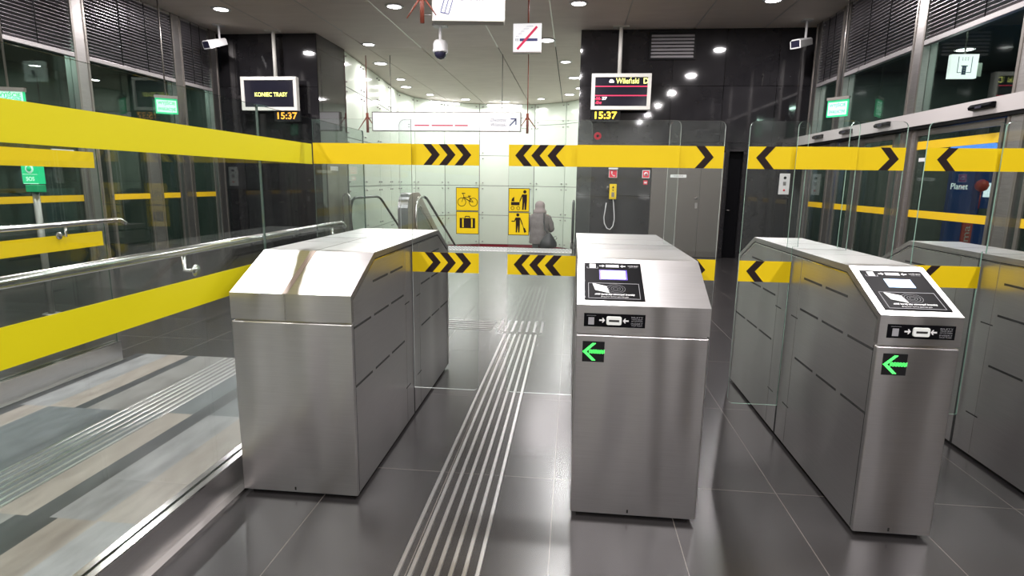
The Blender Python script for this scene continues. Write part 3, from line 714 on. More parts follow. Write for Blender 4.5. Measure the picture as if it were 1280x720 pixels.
# ------------------------------------------------------------------ long glass barriers on the left
def barrier(X, ya, yb, joints, bands, bandend, zt, base, label, name='glass_barrier', green='glass_green', bz=BZ, strip='yellow_lemon'):
    t = thing(name, label, 'glass barrier', (X, (ya+yb)/2, 0))
    ys = [ya]+joints+[yb]
    for p, q in zip(ys, ys[1:]):
        MB().prism(rounded(p+.003, q-.003, base-.03, zt, .02, 'tr'), 'x', X-.006, X+.006, green, rim='glass_edge_dark').build('pane', t)
    for b in bands:
        MB().box(X+.006, X+.008, ya, bandend[b], bz[b][0], bz[b][1], strip).build('marking_strip', t)
    m = MB(); m.box(X+.008, X+.035, ya, yb, 0, base, 'steel'); m.box(X-.035, X-.008, ya, yb, 0, base, 'steel')
    m.box(X+.035, X+.075, ya, yb, 0, .012, 'polished'); m.box(X-.075, X-.035, ya, yb, 0, .012, 'polished')
    m.box(X-.008, X+.008, ya, yb, 0, base-.035, 'slot_dark')
    m.box(X+.008, X+.040, ya, yb, base, base+.008, 'polished'); m.box(X-.040, X-.008, ya, yb, base, base+.008, 'polished')
    m.build('base_channel', t)
    return t
tb = barrier(-1.72, YF+.5, 4.72, [-3.5, -.2, 3.10], (0, 1), (3.74, 3.74), 1.99, .165, 'long glass barrier with yellow strips in the left foreground')
def handrail(X, ya, yb, z, r, posts, t, dx=-.06):
    h = MB().tube([(X+dx, ya, z), (X+dx, yb-.05, z), (X+dx, yb, z-.004), (X+dx, yb+.05, z-.03)], r, 'polished', 14).build('handrail', t)
    for y in posts:
        MB().tube([(X+dx, y, z-r), (X+dx, y, z-.09), (X-.012 if dx < 0 else X+.012, y, z-.09)], .010, 'polished', 8).lathe((X-.012 if dx < 0 else X+.012, y, z-.09), [(.028, -.005), (.028, .002)], 'polished', 14, 'x').build('bracket', h)
handrail(-1.72, YF+.8, 4.38, 1.262, .021, (-2.5, -.3, 2.5, 4.2), tb, -.07)
tb2 = barrier(-3.96, YF+.5, 4.56, [.5, 2.6], (0, 1), (4.52, 4.52), 1.96, .165, 'further glass barrier with short yellow strips at the left edge', bz=[(1.662, 1.79), (1.02, 1.14)], strip='yellow')
handrail(-3.96, YF+.8, 4.66, 1.228, .021, (1.5, 4.1), tb2, .07)

# ------------------------------------------------------------------ tactile guidance on the floor
GR = 'steel guidance strips'
def rails(x0, x1, n, y0, y1, label):
    p = (x1-x0)/(n-1); m = MB()
    t = thing('tactile_guidance_path', label, 'tactile paving', ((x0+x1)/2, (y0+y1)/2, 0))
    for k in range(n):
        x = x0+p*k
        MB().prism([(x-.011, 0), (x-.008, .0045), (x+.008, .0045), (x+.011, 0)], 'y', y0, y1, 'tactile_steel').build('strip', t)
rails(-.672, -.340, 7, -1.5, 5.95, 'seven parallel steel tactile strips on the floor between left and middle cabinets')
rails(-3.055, -2.735, 7, .2, 4.72, 'seven steel tactile strips on the patterned stone beyond the glass barrier')
t = thing('tactile_guidance_path', 'short steel tactile strips lying crosswise left of the dotted square', 'tactile paving', (-1.2, 6.3, 0))
for k in range(7):
    y = 6.10+k*.063; MB().box(-2.6, -.83, y-.008, y+.008, 0, .0045, 'tactile_steel').build('strip', t)
m = MB()
for i in range(7):
    for j in range(8): m.lathe((-.76+i*.078, 6.08+j*.063, 0), [(.018, 0), (.014, .005)], 'tactile_steel', 10)
tag(m.build('tactile_stud_square'), 'square of small steel tactile studs at the end of the long floor strips', 'tactile paving')

# ------------------------------------------------------------------ hanging information displays
def display(x0, x1, z0, z1, y, pole, label, lines, tx, clock, ccol):
    cx = (x0+x1)/2
    t = thing('information_display', label, 'display', (cx, y, z0))
    f = MB(); b = .075
    for q in ((x0, x1, z0, z0+b), (x0, x1, z1-b, z1), (x0, x0+b, z0+b, z1-b), (x1-b, x1, z0+b, z1-b)): f.box(q[0], q[1], y-.06, y+.08, q[2], q[3], 'tv_frame')
    f.box(x0+b, x1-b, y-.03, y+.08, z0+b, z1-b, 'black_matte'); f.build('frame', t, .006)
    s = MB().box(x0+b, x1-b, y-.036, y-.03, z0+b, z1-b, 'screen_dark').build('screen', t)
    g = MB(); lines(g, x0+b, x1-b, z0+b, z1-b, y-.038); g.build('lettering', s)
    MB().tube([(pole, y+.02, z1), (pole, y+.02, ZC-.03)], .04, 'tv_frame', 14).box(pole-.16, pole+.16, y-.05, y+.09, ZC-.03, ZC, 'tv_frame').build('ceiling_mount', t)
    ck = MB().box(tx-.30, tx+.30, y-.02, y+.06, z0-.23, z0-.004, 'black_matte').build('clock_housing', t)
    MB().text('15:37', .20, ccol, lambda u, v: (tx-.02+u, y-.0215, z0-.115+v), width=.46, bold=.004).build('clock_digits', ck)
def ltv(g, x0, x1, z0, z1, y): g.text('KONIEC TRASY', .125, 'led_yellow', lambda u, v: ((x0+x1)/2+.04+u, y, (z0+z1)/2-.02+v), width=.76, bold=.001)
def rtv(g, x0, x1, z0, z1, y):
    W_, H_ = x1-x0, z1-z0
    g.text('Wileński', .15, 'led_yellow', lambda u, v: (x0+W_*.62+u, y, z1-.075+v), width=.47, bold=.001)
    g.text('D', .15, 'led_yellow', lambda u, v: (x1-.035+u, y, z1-.075+v), bold=.003)
    for fz in (.69, .37): g.box(x0, x1, y, y+.002, z0+H_*fz-.008, z0+H_*fz+.008, 'led_red')
    V = [(.27, .82), (.36, .82), (.36, .86), (.33, .93), (.29, .93), (.27, .88)]
    g.prism([(x0+W_*u, z0+H_*v) for u, v in V], 'y', y, y+.002, 'led_white')
    g.text('-M-', .075, 'led_red', lambda u, v: (x0+.07+u, y, z0+H_*.26+v), width=.13, bold=.003)
    g.text('37', .075, 'led_white', lambda u, v: (x0+.20+u, y, z0+H_*.265+v), width=.10, bold=.003)
    g.text('-Dw', .075, 'led_red', lambda u, v: (x0+.08+u, y, z0+H_*.12+v), width=.13, bold=.003)
display(-7.41, -6.12, 3.08, 3.80, 12.8, -6.62, 'hanging display reading KONIEC TRASY before the left black wall', ltv, -6.38, 0, 'led_orange')
display(.32, 1.545, 3.11, 3.835, 12.8, .885, 'hanging display reading Wileński before the right black wall', rtv, .64, 0, 'led_amber')

# ------------------------------------------------------------------ hanging signs in the hall
t = thing('hanging_sign', 'long white illuminated sign with thin red lines and a diagonal arrow', 'sign', (-3.35, 15.4, 2.86))
sx0, sx1, sz0, sz1, sY = -5.30, -1.40, 2.885, 3.335, 15.4
MB().box(sx0, sx1, sY-.07, sY+.07, sz0, sz1, 'sign_white').build('light_box', t)
fr = MB()
for q in ((sx0-.02, sx1+.02, sz0-.02, sz0), (sx0-.02, sx1+.02, sz1, sz1+.02), (sx0-.02, sx0, sz0, sz1), (sx1, sx1+.02, sz0, sz1)): fr.box(q[0], q[1], sY-.075, sY+.075, q[2], q[3], 'frame_grey')
fr.build('frame', t)
g = MB(); yy = sY-.073
for u0, u1 in ((.288, .388), (.405, .55), (.563, .65)): g.box(sx0+(sx1-sx0)*u0, sx0+(sx1-sx0)*u1, yy, yy+.003, sz0+.115, sz0+.145, 'sign_red_ink')
for q in (.08, .14): g.box(sx0+.95, sx0+1.0, yy, yy+.003, sz0+q, sz0+q+.015, 'sign_grey_ink')
g.text('Dworzec', .13, 'sign_grey_ink', lambda u, v: (sx1-.57+u, yy, sz0+.27+v), width=.42, shear=.3)
g.text('Wileński', .13, 'sign_grey_ink', lambda u, v: (sx1-.57+u, yy, sz0+.15+v), width=.42, shear=.3)
ax, az = sx1-.19, sz0+.22
def seg(a, b, wd=.03):
    v = Vector((b[0]-a[0], b[1]-a[1])).normalized(); n = Vector((-v.y, v.x))*wd/2
    g.prism([(a[0]+n.x, a[1]+n.y), (b[0]+n.x, b[1]+n.y), (b[0]-n.x, b[1]-n.y), (a[0]-n.x, a[1]-n.y)], 'y', yy, yy+.003, 'sign_blue_ink')
seg((ax-.08, az-.09), (ax+.08, az+.07)); seg((ax-.06, az+.08), (ax+.09, az+.08)); seg((ax+.08, az+.09), (ax+.08, az-.07))
g.build('lettering', t)
def rod(name, x, y, z0, parent, r=.014, m='red_brown'):
    MB().tube([(x, y, z0), (x, y, ZC)], r, m, 8).build(name, parent)
def bracket(x, y, z, s, parent, side):
    m = MB().tube([(x, y, z), (x, y, z+.5*s)], .035*s, 'red_brown', 10)
    m.tube([(x, y, z+.42*s), (x-.24*s, y-.05*s, z+.06*s)], .016*s, 'red_brown', 8, rs=[.02*s, .008*s])
    m.tube([(x, y, z+.42*s), (x+.24*s, y-.05*s, z+.10*s)], .016*s, 'red_brown', 8, rs=[.02*s, .008*s])
    for q in (.12, .38): m.tube([(x, y, z+q*s), (x+side*.17*s, y, z+q*s)], .01*s, 'steel_dark', 6)
    m.build('bracket', parent)
rod('hanger_rod', -5.47, sY, 3.2, t, .012); rod('hanger_rod', -1.22, sY, 3.2, t, .012)
bracket(-5.47, sY, 2.83, 1, t, 1); bracket(-1.22, sY, 2.83, 1, t, -1)
rod('hanger_rod', -4.82, sY, sz1, t, .010, 'frame_grey'); rod('hanger_rod', -1.88, sY, sz1, t, .010, 'frame_grey')

# no-escalator pictogram sign
y = 10.5; x0, x1, z0, z1 = -1.098, -.622, 3.775, 4.248
t = thing('pictogram_sign', 'small white square hanging sign with a red slash over an escalator pictogram', 'sign', ((x0+x1)/2, y, z0))
MB().box(x0, x1, y-.04, y+.04, z0+.02, z1, 'sign_white').build('light_box', t)
MB().box(x0, x1, y-.045, y+.045, z0, z0+.02, 'frame_grey').box(x0, x1, y-.045, y+.045, z1, z1+.01, 'frame_grey').build('frame', t)
g = MB(); yy = y-.043
g.box(x0+.11, x1-.06, yy, yy+.003, z0+.19, z0+.235, 'sign_blue_ink'); g.box(x0+.04, x0+.055, yy, yy+.003, z0+.19, z0+.235, 'sign_grey_ink'); g.box(x0+.07, x0+.085, yy, yy+.003, z0+.19, z0+.235, 'sign_grey_ink')
for k in range(5):
    for j in range(2+(k > 2)+(k > 3)): g.box(x0+.05+.045*k+j*.03, x0+.065+.045*k+j*.03, yy, yy+.003, z0+.265+.04*k, z0+.275+.04*k, 'sign_blue_ink')
v = Vector((x1-.07-(x0+.07), z1-.06-(z0+.05))).normalized(); n = Vector((-v.y, v.x))*.02
A = (x0+.07, z0+.06); B = (x1-.07, z1-.05)
g.prism([(A[0]+n.x, A[1]+n.y), (B[0]+n.x, B[1]+n.y), (B[0]-n.x, B[1]-n.y), (A[0]-n.x, A[1]-n.y)], 'y', yy-.002, yy, 'sign_red_ink')
g.build('pictogram', t)
rod('hanger_rod', -.845, y, z1+.01, t, .014)

# large light-box sign at the very top
t = thing('hanging_sign', 'white illuminated sign with blue outline symbol cut off by the top edge', 'sign', (-1.08, 6, 3.15))
ang = math.radians(5)
def rotz(x, yv, z):
    dx, dy = x+1.43, yv-6.0; return (-1.43+dx*math.cos(ang)-dy*math.sin(ang), 6.0+dx*math.sin(ang)+dy*math.cos(ang), z)
def rprism(mb, pts, y0_, y1_, m): mb.prism(pts, 'y', y0_, y1_, m, fn=rotz)
bx = MB(); rprism(bx, [(-1.43, 3.17), (-.74, 3.17), (-.74, 3.62), (-1.43, 3.62)], 6.0, 6.14, 'sign_white'); bx.build('light_box', t)
fr = MB()
for q in ((-1.44, -.73, 3.155, 3.17), (-1.44, -.73, 3.62, 3.635), (-1.44, -1.43, 3.17, 3.62), (-.74, -.725, 3.17, 3.62)): rprism(fr, [(q[0], q[2]), (q[1], q[2]), (q[1], q[3]), (q[0], q[3])], 5.995, 6.145, 'tv_frame')
fr.build('frame', t)
g = MB()
def rl(a, b, wd, m='sign_blue_ink'):
    v = Vector((b[0]-a[0], b[1]-a[1])).normalized(); n = Vector((-v.y, v.x))*wd/2
    rprism(g, [(a[0]+n.x, a[1]+n.y), (b[0]+n.x, b[1]+n.y), (b[0]-n.x, b[1]-n.y), (a[0]-n.x, a[1]-n.y)], 5.994, 5.998, m)
for a_, b_ in (((-1.355, 3.235), (-1.285, 3.46)), ((-1.315, 3.228), (-1.245, 3.453)), ((-1.275, 3.22), (-1.205, 3.445)), ((-1.355, 3.235), (-1.275, 3.22)), ((-1.285, 3.46), (-1.205, 3.445))): rl(a_, b_, .008)
g.text('Dworzec Wil.', .075, 'sign_grey_ink', lambda u, v: rotz(-.98+u, 5.997, 3.365+v), width=.36, shear=.3)
g.build('lettering', t)
bracket(-1.54, 6.0, 3.135, .62, t, .9); rod('hanger_rod', -1.54, 6.0, 3.4, t, .018)
rod('hanger_rod', -.62, 6.07, 3.9, t, .012); MB().box(-1.54, -.60, 6.05, 6.08, 3.88, 3.90, 'red_brown').box(-1.1, -1.08, 6.05, 6.08, 3.635, 3.88, 'red_brown').build('hanger_bar', t)

# ------------------------------------------------------------------ emergency exit signs on rods
def exit_sign(x, y, zt, rz, label, w=.36, h=.26):
    t = thing('exit_sign', label, 'exit sign', (x, y, zt-h), 'green emergency exit signs')
    ca, sa = math.cos(rz), math.sin(rz)
    F = lambda u, d, z: (x+u*ca-d*sa, y+u*sa+d*ca, z)
    def bx(mb, u0, u1, d0, d1, z0, z1, m):
        V = [F(u, d, z) for u in (u0, u1) for d in (d0, d1) for z in (z0, z1)]
        mb.add(V, [(0, 1, 3, 2), (4, 6, 7, 5), (0, 4, 5, 1), (2, 3, 7, 6), (0, 2, 6, 4), (1, 5, 7, 3)], m)
    m = MB(); bx(m, -w/2-.01, w/2+.01, -.03, .03, zt, zt+.05, 'frame_grey'); m.build('housing', t)
    m = MB(); bx(m, -w/2, w/2, -.012, .012, zt-h, zt, 'exit_green'); p = m.build('panel', t)
    g = MB()
    for s in (-1, 1):
        for row, txt in ((.68, 'WYJŚCIE'), (.30, 'EWAKUACYJNE')):
            bx(g, -w/2+.02, w/2-.02, s*.0125, s*.0135, zt-h+h*row-.055, zt-h+h*row+.055, 'exit_white')
            g.text(txt, .075, 'exit_green', lambda u, v: F(-s*u if s > 0 else u, s*.0145, zt-h+h*row+v), width=w-.08, bold=.002)
    g.build('lettering', p)
    MB().tube([(x, y, zt+.05), (x, y, ZC)], .013, 'frame_grey', 8).build('hanger_rod', t)
exit_sign(-7.62, 10.55, 3.04, math.radians(38), 'green exit sign on a rod before the left facade, right of two', .36, .28)
exit_sign(4.50, 10.90, 3.06, math.radians(-52), 'green exit sign hanging from a long rod before the right facade', .36, .28)
exit_sign(-7.45, 7.25, 2.68, math.radians(20), 'green exit sign just above the yellow strip at the left photo edge', .36, .16)

# ------------------------------------------------------------------ surveillance cameras
t = thing('dome_camera', 'white dome camera hanging from the ceiling near the top sign', 'camera', (-2.83, 12.5, 4.1))
x, y = -2.83, 12.5
MB().box(x-.14, x+.14, y-.12, y+.12, ZC-.05, ZC, 'cam_white').tube([(x, y, ZC-.05), (x, y, 4.45)], .035, 'cam_white', 12).build('ceiling_mount', t, .005)
MB().lathe((x, y, 4.22), [(.155, 0), (.16, .03), (.15, .06), (.15, .17), (.12, .23), (.04, .25)], 'cam_white', 28).build('housing', t)
MB().lathe((x, y, 4.22), [(.02, -.135), (.075, -.12), (.115, -.075), (.13, -.03), (.13, 0)], 'cam_dark', 28).build('dome', t)
def bullet(x, y, zc, dirx, label):
    t = thing('surveillance_camera', label, 'camera', (x, y, zc))
    MB().box(x-.09, x+.09, y-.09, y+.09, ZC-.03, ZC, 'cam_white').tube([(x, y, ZC-.03), (x, y, zc+.02), (x, y-.04, zc-.10)], .022, 'cam_white', 10).build('ceiling_mount', t)
    c = Vector((x, y, zc)); d = Vector((dirx, -.75, -.28)).normalized(); a = c-d*.12; b_ = c+d*.36
    u = d.cross(Vector((0, 0, 1))).normalized(); v = u.cross(d)
    P = []
    for p, k in ((a, .8), (b_, 1.0)):
        for s, q in ((-1, -1), (1, -1), (1, .6), (.6, 1), (-.6, 1), (-1, .6)): P.append(p+u*s*.105*k+v*q*.085*k)
    f_ = [tuple(range(6))[::-1], tuple(range(6, 12))]+[(i, (i+1) % 6, (i+1) % 6+6, i+6) for i in range(6)]
    MB().add(P, f_, 'cam_white').build('housing', t, .006)
    Q = [b_+d*.002+u*s*.085+v*q*.062 for s, q in ((-1, -1), (1, -1), (1, 1), (-1, 1))]; Q2 = [p-d*.01 for p in Q]
    MB().add(Q+Q2, [(0, 1, 2, 3), (7, 6, 5, 4), (0, 4, 5, 1), (1, 5, 6, 2), (2, 6, 7, 3), (3, 7, 4, 0)], 'cam_dark').build('lens_window', t)
bullet(-7.55, 12.3, 4.42, -.25, 'white box camera under the ceiling at the left back corner')
bullet(4.42, 12.5, 4.36, -.85, 'white box camera under the ceiling at the right back corner')

# ------------------------------------------------------------------ fittings on the right black wall
d = sthing('door_30')
for x0, x1 in ((1.70, 2.742), (2.748, 3.215)):
    MB().box(x0, x1, YB+.02, YB+.06, .01, 2.28, 'steel_door').build('leaf', d)
MB().tube([(2.69, YB+.02, 1.30), (2.69, YB-.03, 1.30), (2.62, YB-.03, 1.30)], .012, 'polished', 8).lathe((2.69, YB+.02, 1.30), [(.03, -.012), (.03, 0)], 'polished', 14, 'y').build('handle', d)
MB().box(2.66, 2.71, YB+.006, YB+.02, 1.08, 1.20, 'steel_dark').build('lock_plate', d)
d = sthing('door_21')
MB().box(3.305, 3.595, YB+.12, YB+.16, .01, 2.29, 'black_gloss').build('leaf', d)
MB().tube([(3.36, YB+.12, 1.05), (3.36, YB+.07, 1.05), (3.42, YB+.07, 1.05)], .01, 'steel_dark', 8).build('handle', d)
o = MB().box(2.10, 2.44, YB+.012, YB+.02, 1.735, 1.80, 'white_panel'); o.text('POMIESZCZENIE', .03, 'black_matte', lambda u, v: (2.27+u, YB+.0115, 1.767+v), width=.2)
tag(o.build('door_plate'), 'small white plate on the left steel door leaf', 'sign')

t = thing('emergency_telephone', 'yellow emergency telephone with hanging cord on the right black wall', 'telephone', (.875, YB, 1.25))
MB().prism([(YB, 1.25), (YB-.10, 1.25), (YB-.11, 1.30), (YB-.10, 1.58), (YB, 1.58)], 'x', .80, .95, 'yellow').build('housing', t, .008)
g = MB().box(.845, .905, YB-.112, YB-.100, 1.30, 1.40, 'frame_grey')
g.text('▲', .05, 'chevron_black', lambda u, v: (.875+u, YB-.112, 1.515+v)); g.prism([(.855, 1.49), (.895, 1.49), (.875, 1.525)], 'y', YB-.112, YB-.10, 'chevron_black')
g.prism([(.855, 1.455), (.895, 1.455), (.875, 1.425)], 'y', YB-.114, YB-.10, 'chevron_black'); g.build('buttons', t)
MB().tube([(.775, YB-.03, 1.42), (.745, YB-.06, 1.47), (.77, YB-.06, 1.53)], .022, 'steel_door', 10, rs=[.028, .016, .028]).build('handset_cradle', t)
pts = []
for k in range(25):
    a = k/24; pts.append((.91-.02*a+.0-.17*max(0, min(1, (a-.15)/.7)), YB-.04, 1.25-.66*math.sin(math.pi*min(1, a*1.06))**.55 if a < .97 else 1.2))
pts = [(.885, YB-.04, 1.27), (.905, YB-.04, 1.15), (.925, YB-.04, .95), (.935, YB-.04, .8), (.91, YB-.04, .66), (.85, YB-.04, .585), (.78, YB-.04, .61), (.72, YB-.04, .72), (.705, YB-.04, .85), (.725, YB-.04, 1.0), (.745, YB-.04, 1.17)]
MB().tube(pts, .010, 'ink_white', 8).build('cord', t)
t = thing('telephone_sign', 'red square telephone sign above the yellow emergency telephone', 'sign', (.865, YB, 1.72))
MB().box(.775, .955, YB-.012, YB, 1.715, 1.885, 'ink_white').box(.785, .945, YB-.014, YB-.012, 1.722, 1.878, 'sign_red').build('panel', t)
g = MB().tube([(.84, YB-.016, 1.85), (.835, YB-.016, 1.80), (.865, YB-.016, 1.765), (.905, YB-.016, 1.75)], .012, 'ink_white', 8, rs=[.018, .008, .008, .018]); g.build('pictogram', t)
MB().box(.765, .965, YB-.05, YB, 1.895, 1.93, 'white_panel').build('lamp_cover', t)
t = thing('fire_alarm_sign', 'red and white square fire alarm sign left of the steel doors', 'sign', (1.575, YB, 1.70))
MB().box(1.495, 1.655, YB-.012, YB, 1.715, 1.885, 'ink_white').box(1.507, 1.643, YB-.014, YB-.012, 1.727, 1.873, 'sign_red').build('panel', t)
MB().lathe((1.575, YB-.015, 1.80), [(.045, 0), (.045, .001)], 'ink_white', 20, 'y').lathe((1.575, YB-.018, 1.80), [(.022, 0), (.022, .001)], 'sign_red', 16, 'y').build('pictogram', t)
t = thing('fire_call_point', 'small pale red call point just below the fire alarm sign', 'call point', (1.57, YB, 1.57))
MB().box(1.525, 1.615, YB-.03, YB, 1.575, 1.665, 'sign_red').build('housing', t, .004); MB().box(1.54, 1.60, YB-.032, YB-.03, 1.60, 1.64, 'ink_white').build('glass_window', t)
t = thing('red_wall_disc', 'round red disc on the black wall under the right display', 'alarm', (.5, YB, 2.53))
MB().lathe((.50, YB-.03, 2.60), [(.075, 0), (.08, .01), (.08, .03)], 'sign_red', 24, 'y').build('housing', t)
MB().lathe((.50, YB-.034, 2.60), [(.03, 0), (.03, .004)], 'black_matte', 16, 'y').build('centre', t)
t = thing('intercom_panel', 'narrow white intercom panel on the black wall at the right corner', 'intercom', (4.48, YB, 1.41))
MB().box(4.375, 4.585, YB-.03, YB, 1.41, 1.85, 'white_panel').build('housing', t, .005)
MB().lathe((4.48, YB-.036, 1.76), [(.03, 0), (.03, .006)], 'black_matte', 12, 'y').lathe((4.48, YB-.036, 1.50), [(.022, 0), (.022, .006)], 'sign_red', 12, 'y').box(4.45, 4.51, YB-.033, YB-.03, 1.60, 1.68, 'steel_dark').build('buttons', t)
# door and plate in the left return wall
d = sthing('door_22'); MB().box(-5.758, -5.745, 13.35, 14.55, .01, 2.3, 'frame_grey').build('leaf', d)
o = MB().box(-5.742, -5.735, 13.5, 13.95, 1.80, 1.90, 'white_panel'); tag(o.build('door_plate'), 'small white plate on the grey door beside the left black wall', 'sign')

# ------------------------------------------------------------------ escalator balustrades
def sweep_arc(cy_, cz_, r, a0, a1, n=10): return [(cy_+r*math.cos(math.radians(a0+(a1-a0)*k/n)), cz_+r*math.sin(math.radians(a0+(a1-a0)*k/n))) for k in range(n+1)]
TS = math.tan(math.radians(28.5))
t = thing('escalator_balustrade', 'wide steel-clad escalator balustrade with rounded head behind the left cabinet', 'escalator', (-4.2, 14.4, 0))
top = [(14.35, -.2), (14.35, .75)]+sweep_arc(14.80, .83, .45, 170, 90, 8)+[(15.3, 1.28)]+sweep_arc(15.35, .73, .55, 88, 62, 4)
ye, ze = top[-1]; end = (ye+5.4, ze-5.4*TS)
outer = top+[end]; inner = [(end[0]-.25, end[1]-.42), (15.45, .80), (15.22, .86), (15.0, .80), (14.85, .60), (14.85, -.2)]
body = MB()
n = len(top)
full = top+[end]+[(end[0], end[1]-.9), (14.35+1.2, -.5)]
body.prism(full, 'x', -4.38, -4.12, 'clad_pink', rim='clad_steel')
body.build('cladding', t)
ins = [(15.05, -.1), (15.05, .62), (15.2, .86), (15.4, .88), (15.6, .78), (18.2, .78-2.6*TS), (17.2, -.9)]
MB().prism(ins, 'x', -4.115, -4.10, 'inset_grey').build('side_panel', t)
MB().tube([(-4.085, y_, z_) for y_, z_ in [(15.0, -.1), (15.0, .65), (15.1, .84), (15.3, .94), (15.5, .90), (15.7, .78), (18.4, .78-2.7*TS)]], .022, 'polished', 8).build('trim', t)
def rail_line(X, ys, m, r=.035): return MB().tube([(X, y_, z_) for y_, z_ in ys], r, m, 10)
def balustrade(X, y0_, z_, label, flat=.8, m='handrail_black', slope_=TS, L=5, front=None):
    t = thing('escalator_balustrade', label, 'escalator', (X, y0_, 0))
    P = [(y0_+.35, .1), (y0_+.08, .25), (y0_, z_*.55), (y0_+.04, z_*.80), (y0_+.16, z_*.94), (y0_+.34, z_), (y0_+.34+flat, z_)]
    P += [(y0_+.34+flat+.25, z_-.04), (y0_+.34+flat+.45, z_-.12), (y0_+.34+flat+.45+L, z_-.12-L*slope_)]
    h = MB()
    if front: h.tube([(X, a, b) for a, b in P[:7]], .03, front, 10).tube([(X, a, b) for a, b in P[6:]], .034, m, 10)
    else: h.tube([(X, a, b) for a, b in P], .035, m, 10)
    h.build('handrail', t)
    G = [(y+(.03 if i < 5 else 0), z-.035) for i, (y, z) in enumerate(P[1:])]
    G = G+[(P[-1][0], P[-1][1]-.7), (y0_+1.2, -.3), (y0_+.35, .0)]
    MB().prism(G, 'x', X-.006, X+.006, 'glass_clear', rim='glass_edge_dark').build('glass_panel', t)
    MB().prism([(y0_+.3, 0), (y0_+.3, .12), (y0_+.9+flat, .12), (y0_+.9+flat+L, .12-L*slope_), (y0_+.9+flat+L, -.2-L*slope_), (y0_+.9+flat, -.05)], 'x', X-.05, X+.05, 'steel').build('skirt', t)
balustrade(-3.90, 14.3, 1.17, 'glass escalator balustrade with black handrail right of the steel-clad one', .5, slope_=.44, front='polished')  # pale front loop: bright light on the black handrail put into its colour
balustrade(-5.60, 14.3, 1.13, 'glass escalator balustrade with looping black handrail nearest the left wall', 1.7)
balustrade(.03, 14.3, 1.13, 'glass escalator balustrade by the black granite edge, seen end-on', .5)
t = thing('guard_hoop', 'inverted U steel hoop beside the leftmost escalator handrail', 'rail', (-5.56, 14.0, 0))
MB().tube([(-5.66, 14.0, 0)]+[(-5.57-.09*math.cos(math.radians(k*22.5)), 14.0, 1.15+.10*math.sin(math.radians(k*22.5))) for k in range(9)]+[(-5.48, 14.0, 0)], .022, 'polished', 10).build('hoop', t)

# ------------------------------------------------------------------ person going down, and the bag
PX, PY, PZ = -.86, 15.6, -.775
def skin_body(name, joints, edges, radii, mat, parent, sub=2):
    me = bpy.data.meshes.new(name); off = Vector(parent['_o'])
    me.from_pydata([Vector(j)-off for j in joints], edges, []); o = bpy.data.objects.new(name, me); COL.objects.link(o)
    sk = o.modifiers.new('skin', 'SKIN'); sk.use_smooth_shade = True
    sv = me.skin_vertices[0].data if me.skin_vertices else None
    if sv is None:
        bpy.context.view_layer.objects.active = o; bpy.ops.mesh.customdata_skin_add(); sv = me.skin_vertices[0].data
    for k, r in enumerate(radii): sv[k].radius = r if isinstance(r, tuple) else (r, r)
    sv[0].use_root = True
    s = o.modifiers.new('sub', 'SUBSURF'); s.levels = sub; s.render_levels = sub
    dg = bpy.context.evaluated_depsgraph_get(); m2 = bpy.data.meshes.new_from_object(o.evaluated_get(dg)); m2.name = name
    o.modifiers.clear(); o.data = m2; m2.materials.clear(); m2.materials.append(MATS[mat])
    for p in m2.polygons: p.use_smooth = True
    o.parent = parent; return o
t = thing('person', 'person seen from behind in a grey padded coat and pale hood, heading down the steps', 'person', (PX, PY, PZ))
P = lambda x, y, z: (PX+x, PY+y, PZ+z)
J = [P(0, 0, .95), P(0, 0, 1.15), P(0, .01, 1.38), P(0, .01, 1.52), P(0, .03, 1.62), P(0, .05, 1.74), P(0, .05, 1.83),
     P(-.09, 0, .88), P(-.10, .02, .50), P(-.10, -.02, .10), P(-.10, .10, .045),
     P(.09, 0, .88), P(.10, .06, .50), P(.10, .04, .10), P(.10, .16, .045),
     P(-.19, .01, 1.47), P(-.25, .06, 1.20), P(-.19, .27, 1.14), P(-.10, .34, 1.16),
     P(.19, .01, 1.47), P(.26, .05, 1.20), P(.20, .27, 1.16), P(.10, .34, 1.18)]
E_ = [(0, 1), (1, 2), (2, 3), (3, 4), (4, 5), (5, 6), (0, 7), (7, 8), (8, 9), (9, 10), (0, 11), (11, 12), (12, 13), (13, 14), (2, 15), (15, 16), (16, 17), (17, 18), (2, 19), (19, 20), (20, 21), (21, 22)]
RR = [.15, .15, .17, .08, .06, .095, .07, .09, .065, .05, .04, .09, .065, .05, .04, .075, .055, .042, .035, .075, .055, .042, .035]
bodyo = skin_body('body', J, E_, RR, 'skin', t)
# trousers and shoes
Tj = [P(0, 0, .90), P(-.09, 0, .80), P(-.10, .02, .48), P(-.10, -.01, .12), P(.09, 0, .80), P(.10, .06, .48), P(.10, .05, .12)]
skin_body('trousers', Tj, [(0, 1), (1, 2), (2, 3), (0, 4), (4, 5), (5, 6)], [.14, .115, .085, .075, .115, .085, .075], 'trousers', t)
for sx, yy in ((-.10, .04), (.10, .10)): skin_body('shoe', [P(sx, yy-.08, .05), P(sx, yy+.04, .05), P(sx, yy+.16, .04)], [(0, 1), (1, 2)], [.05, .052, .042], 'bag_black', t)
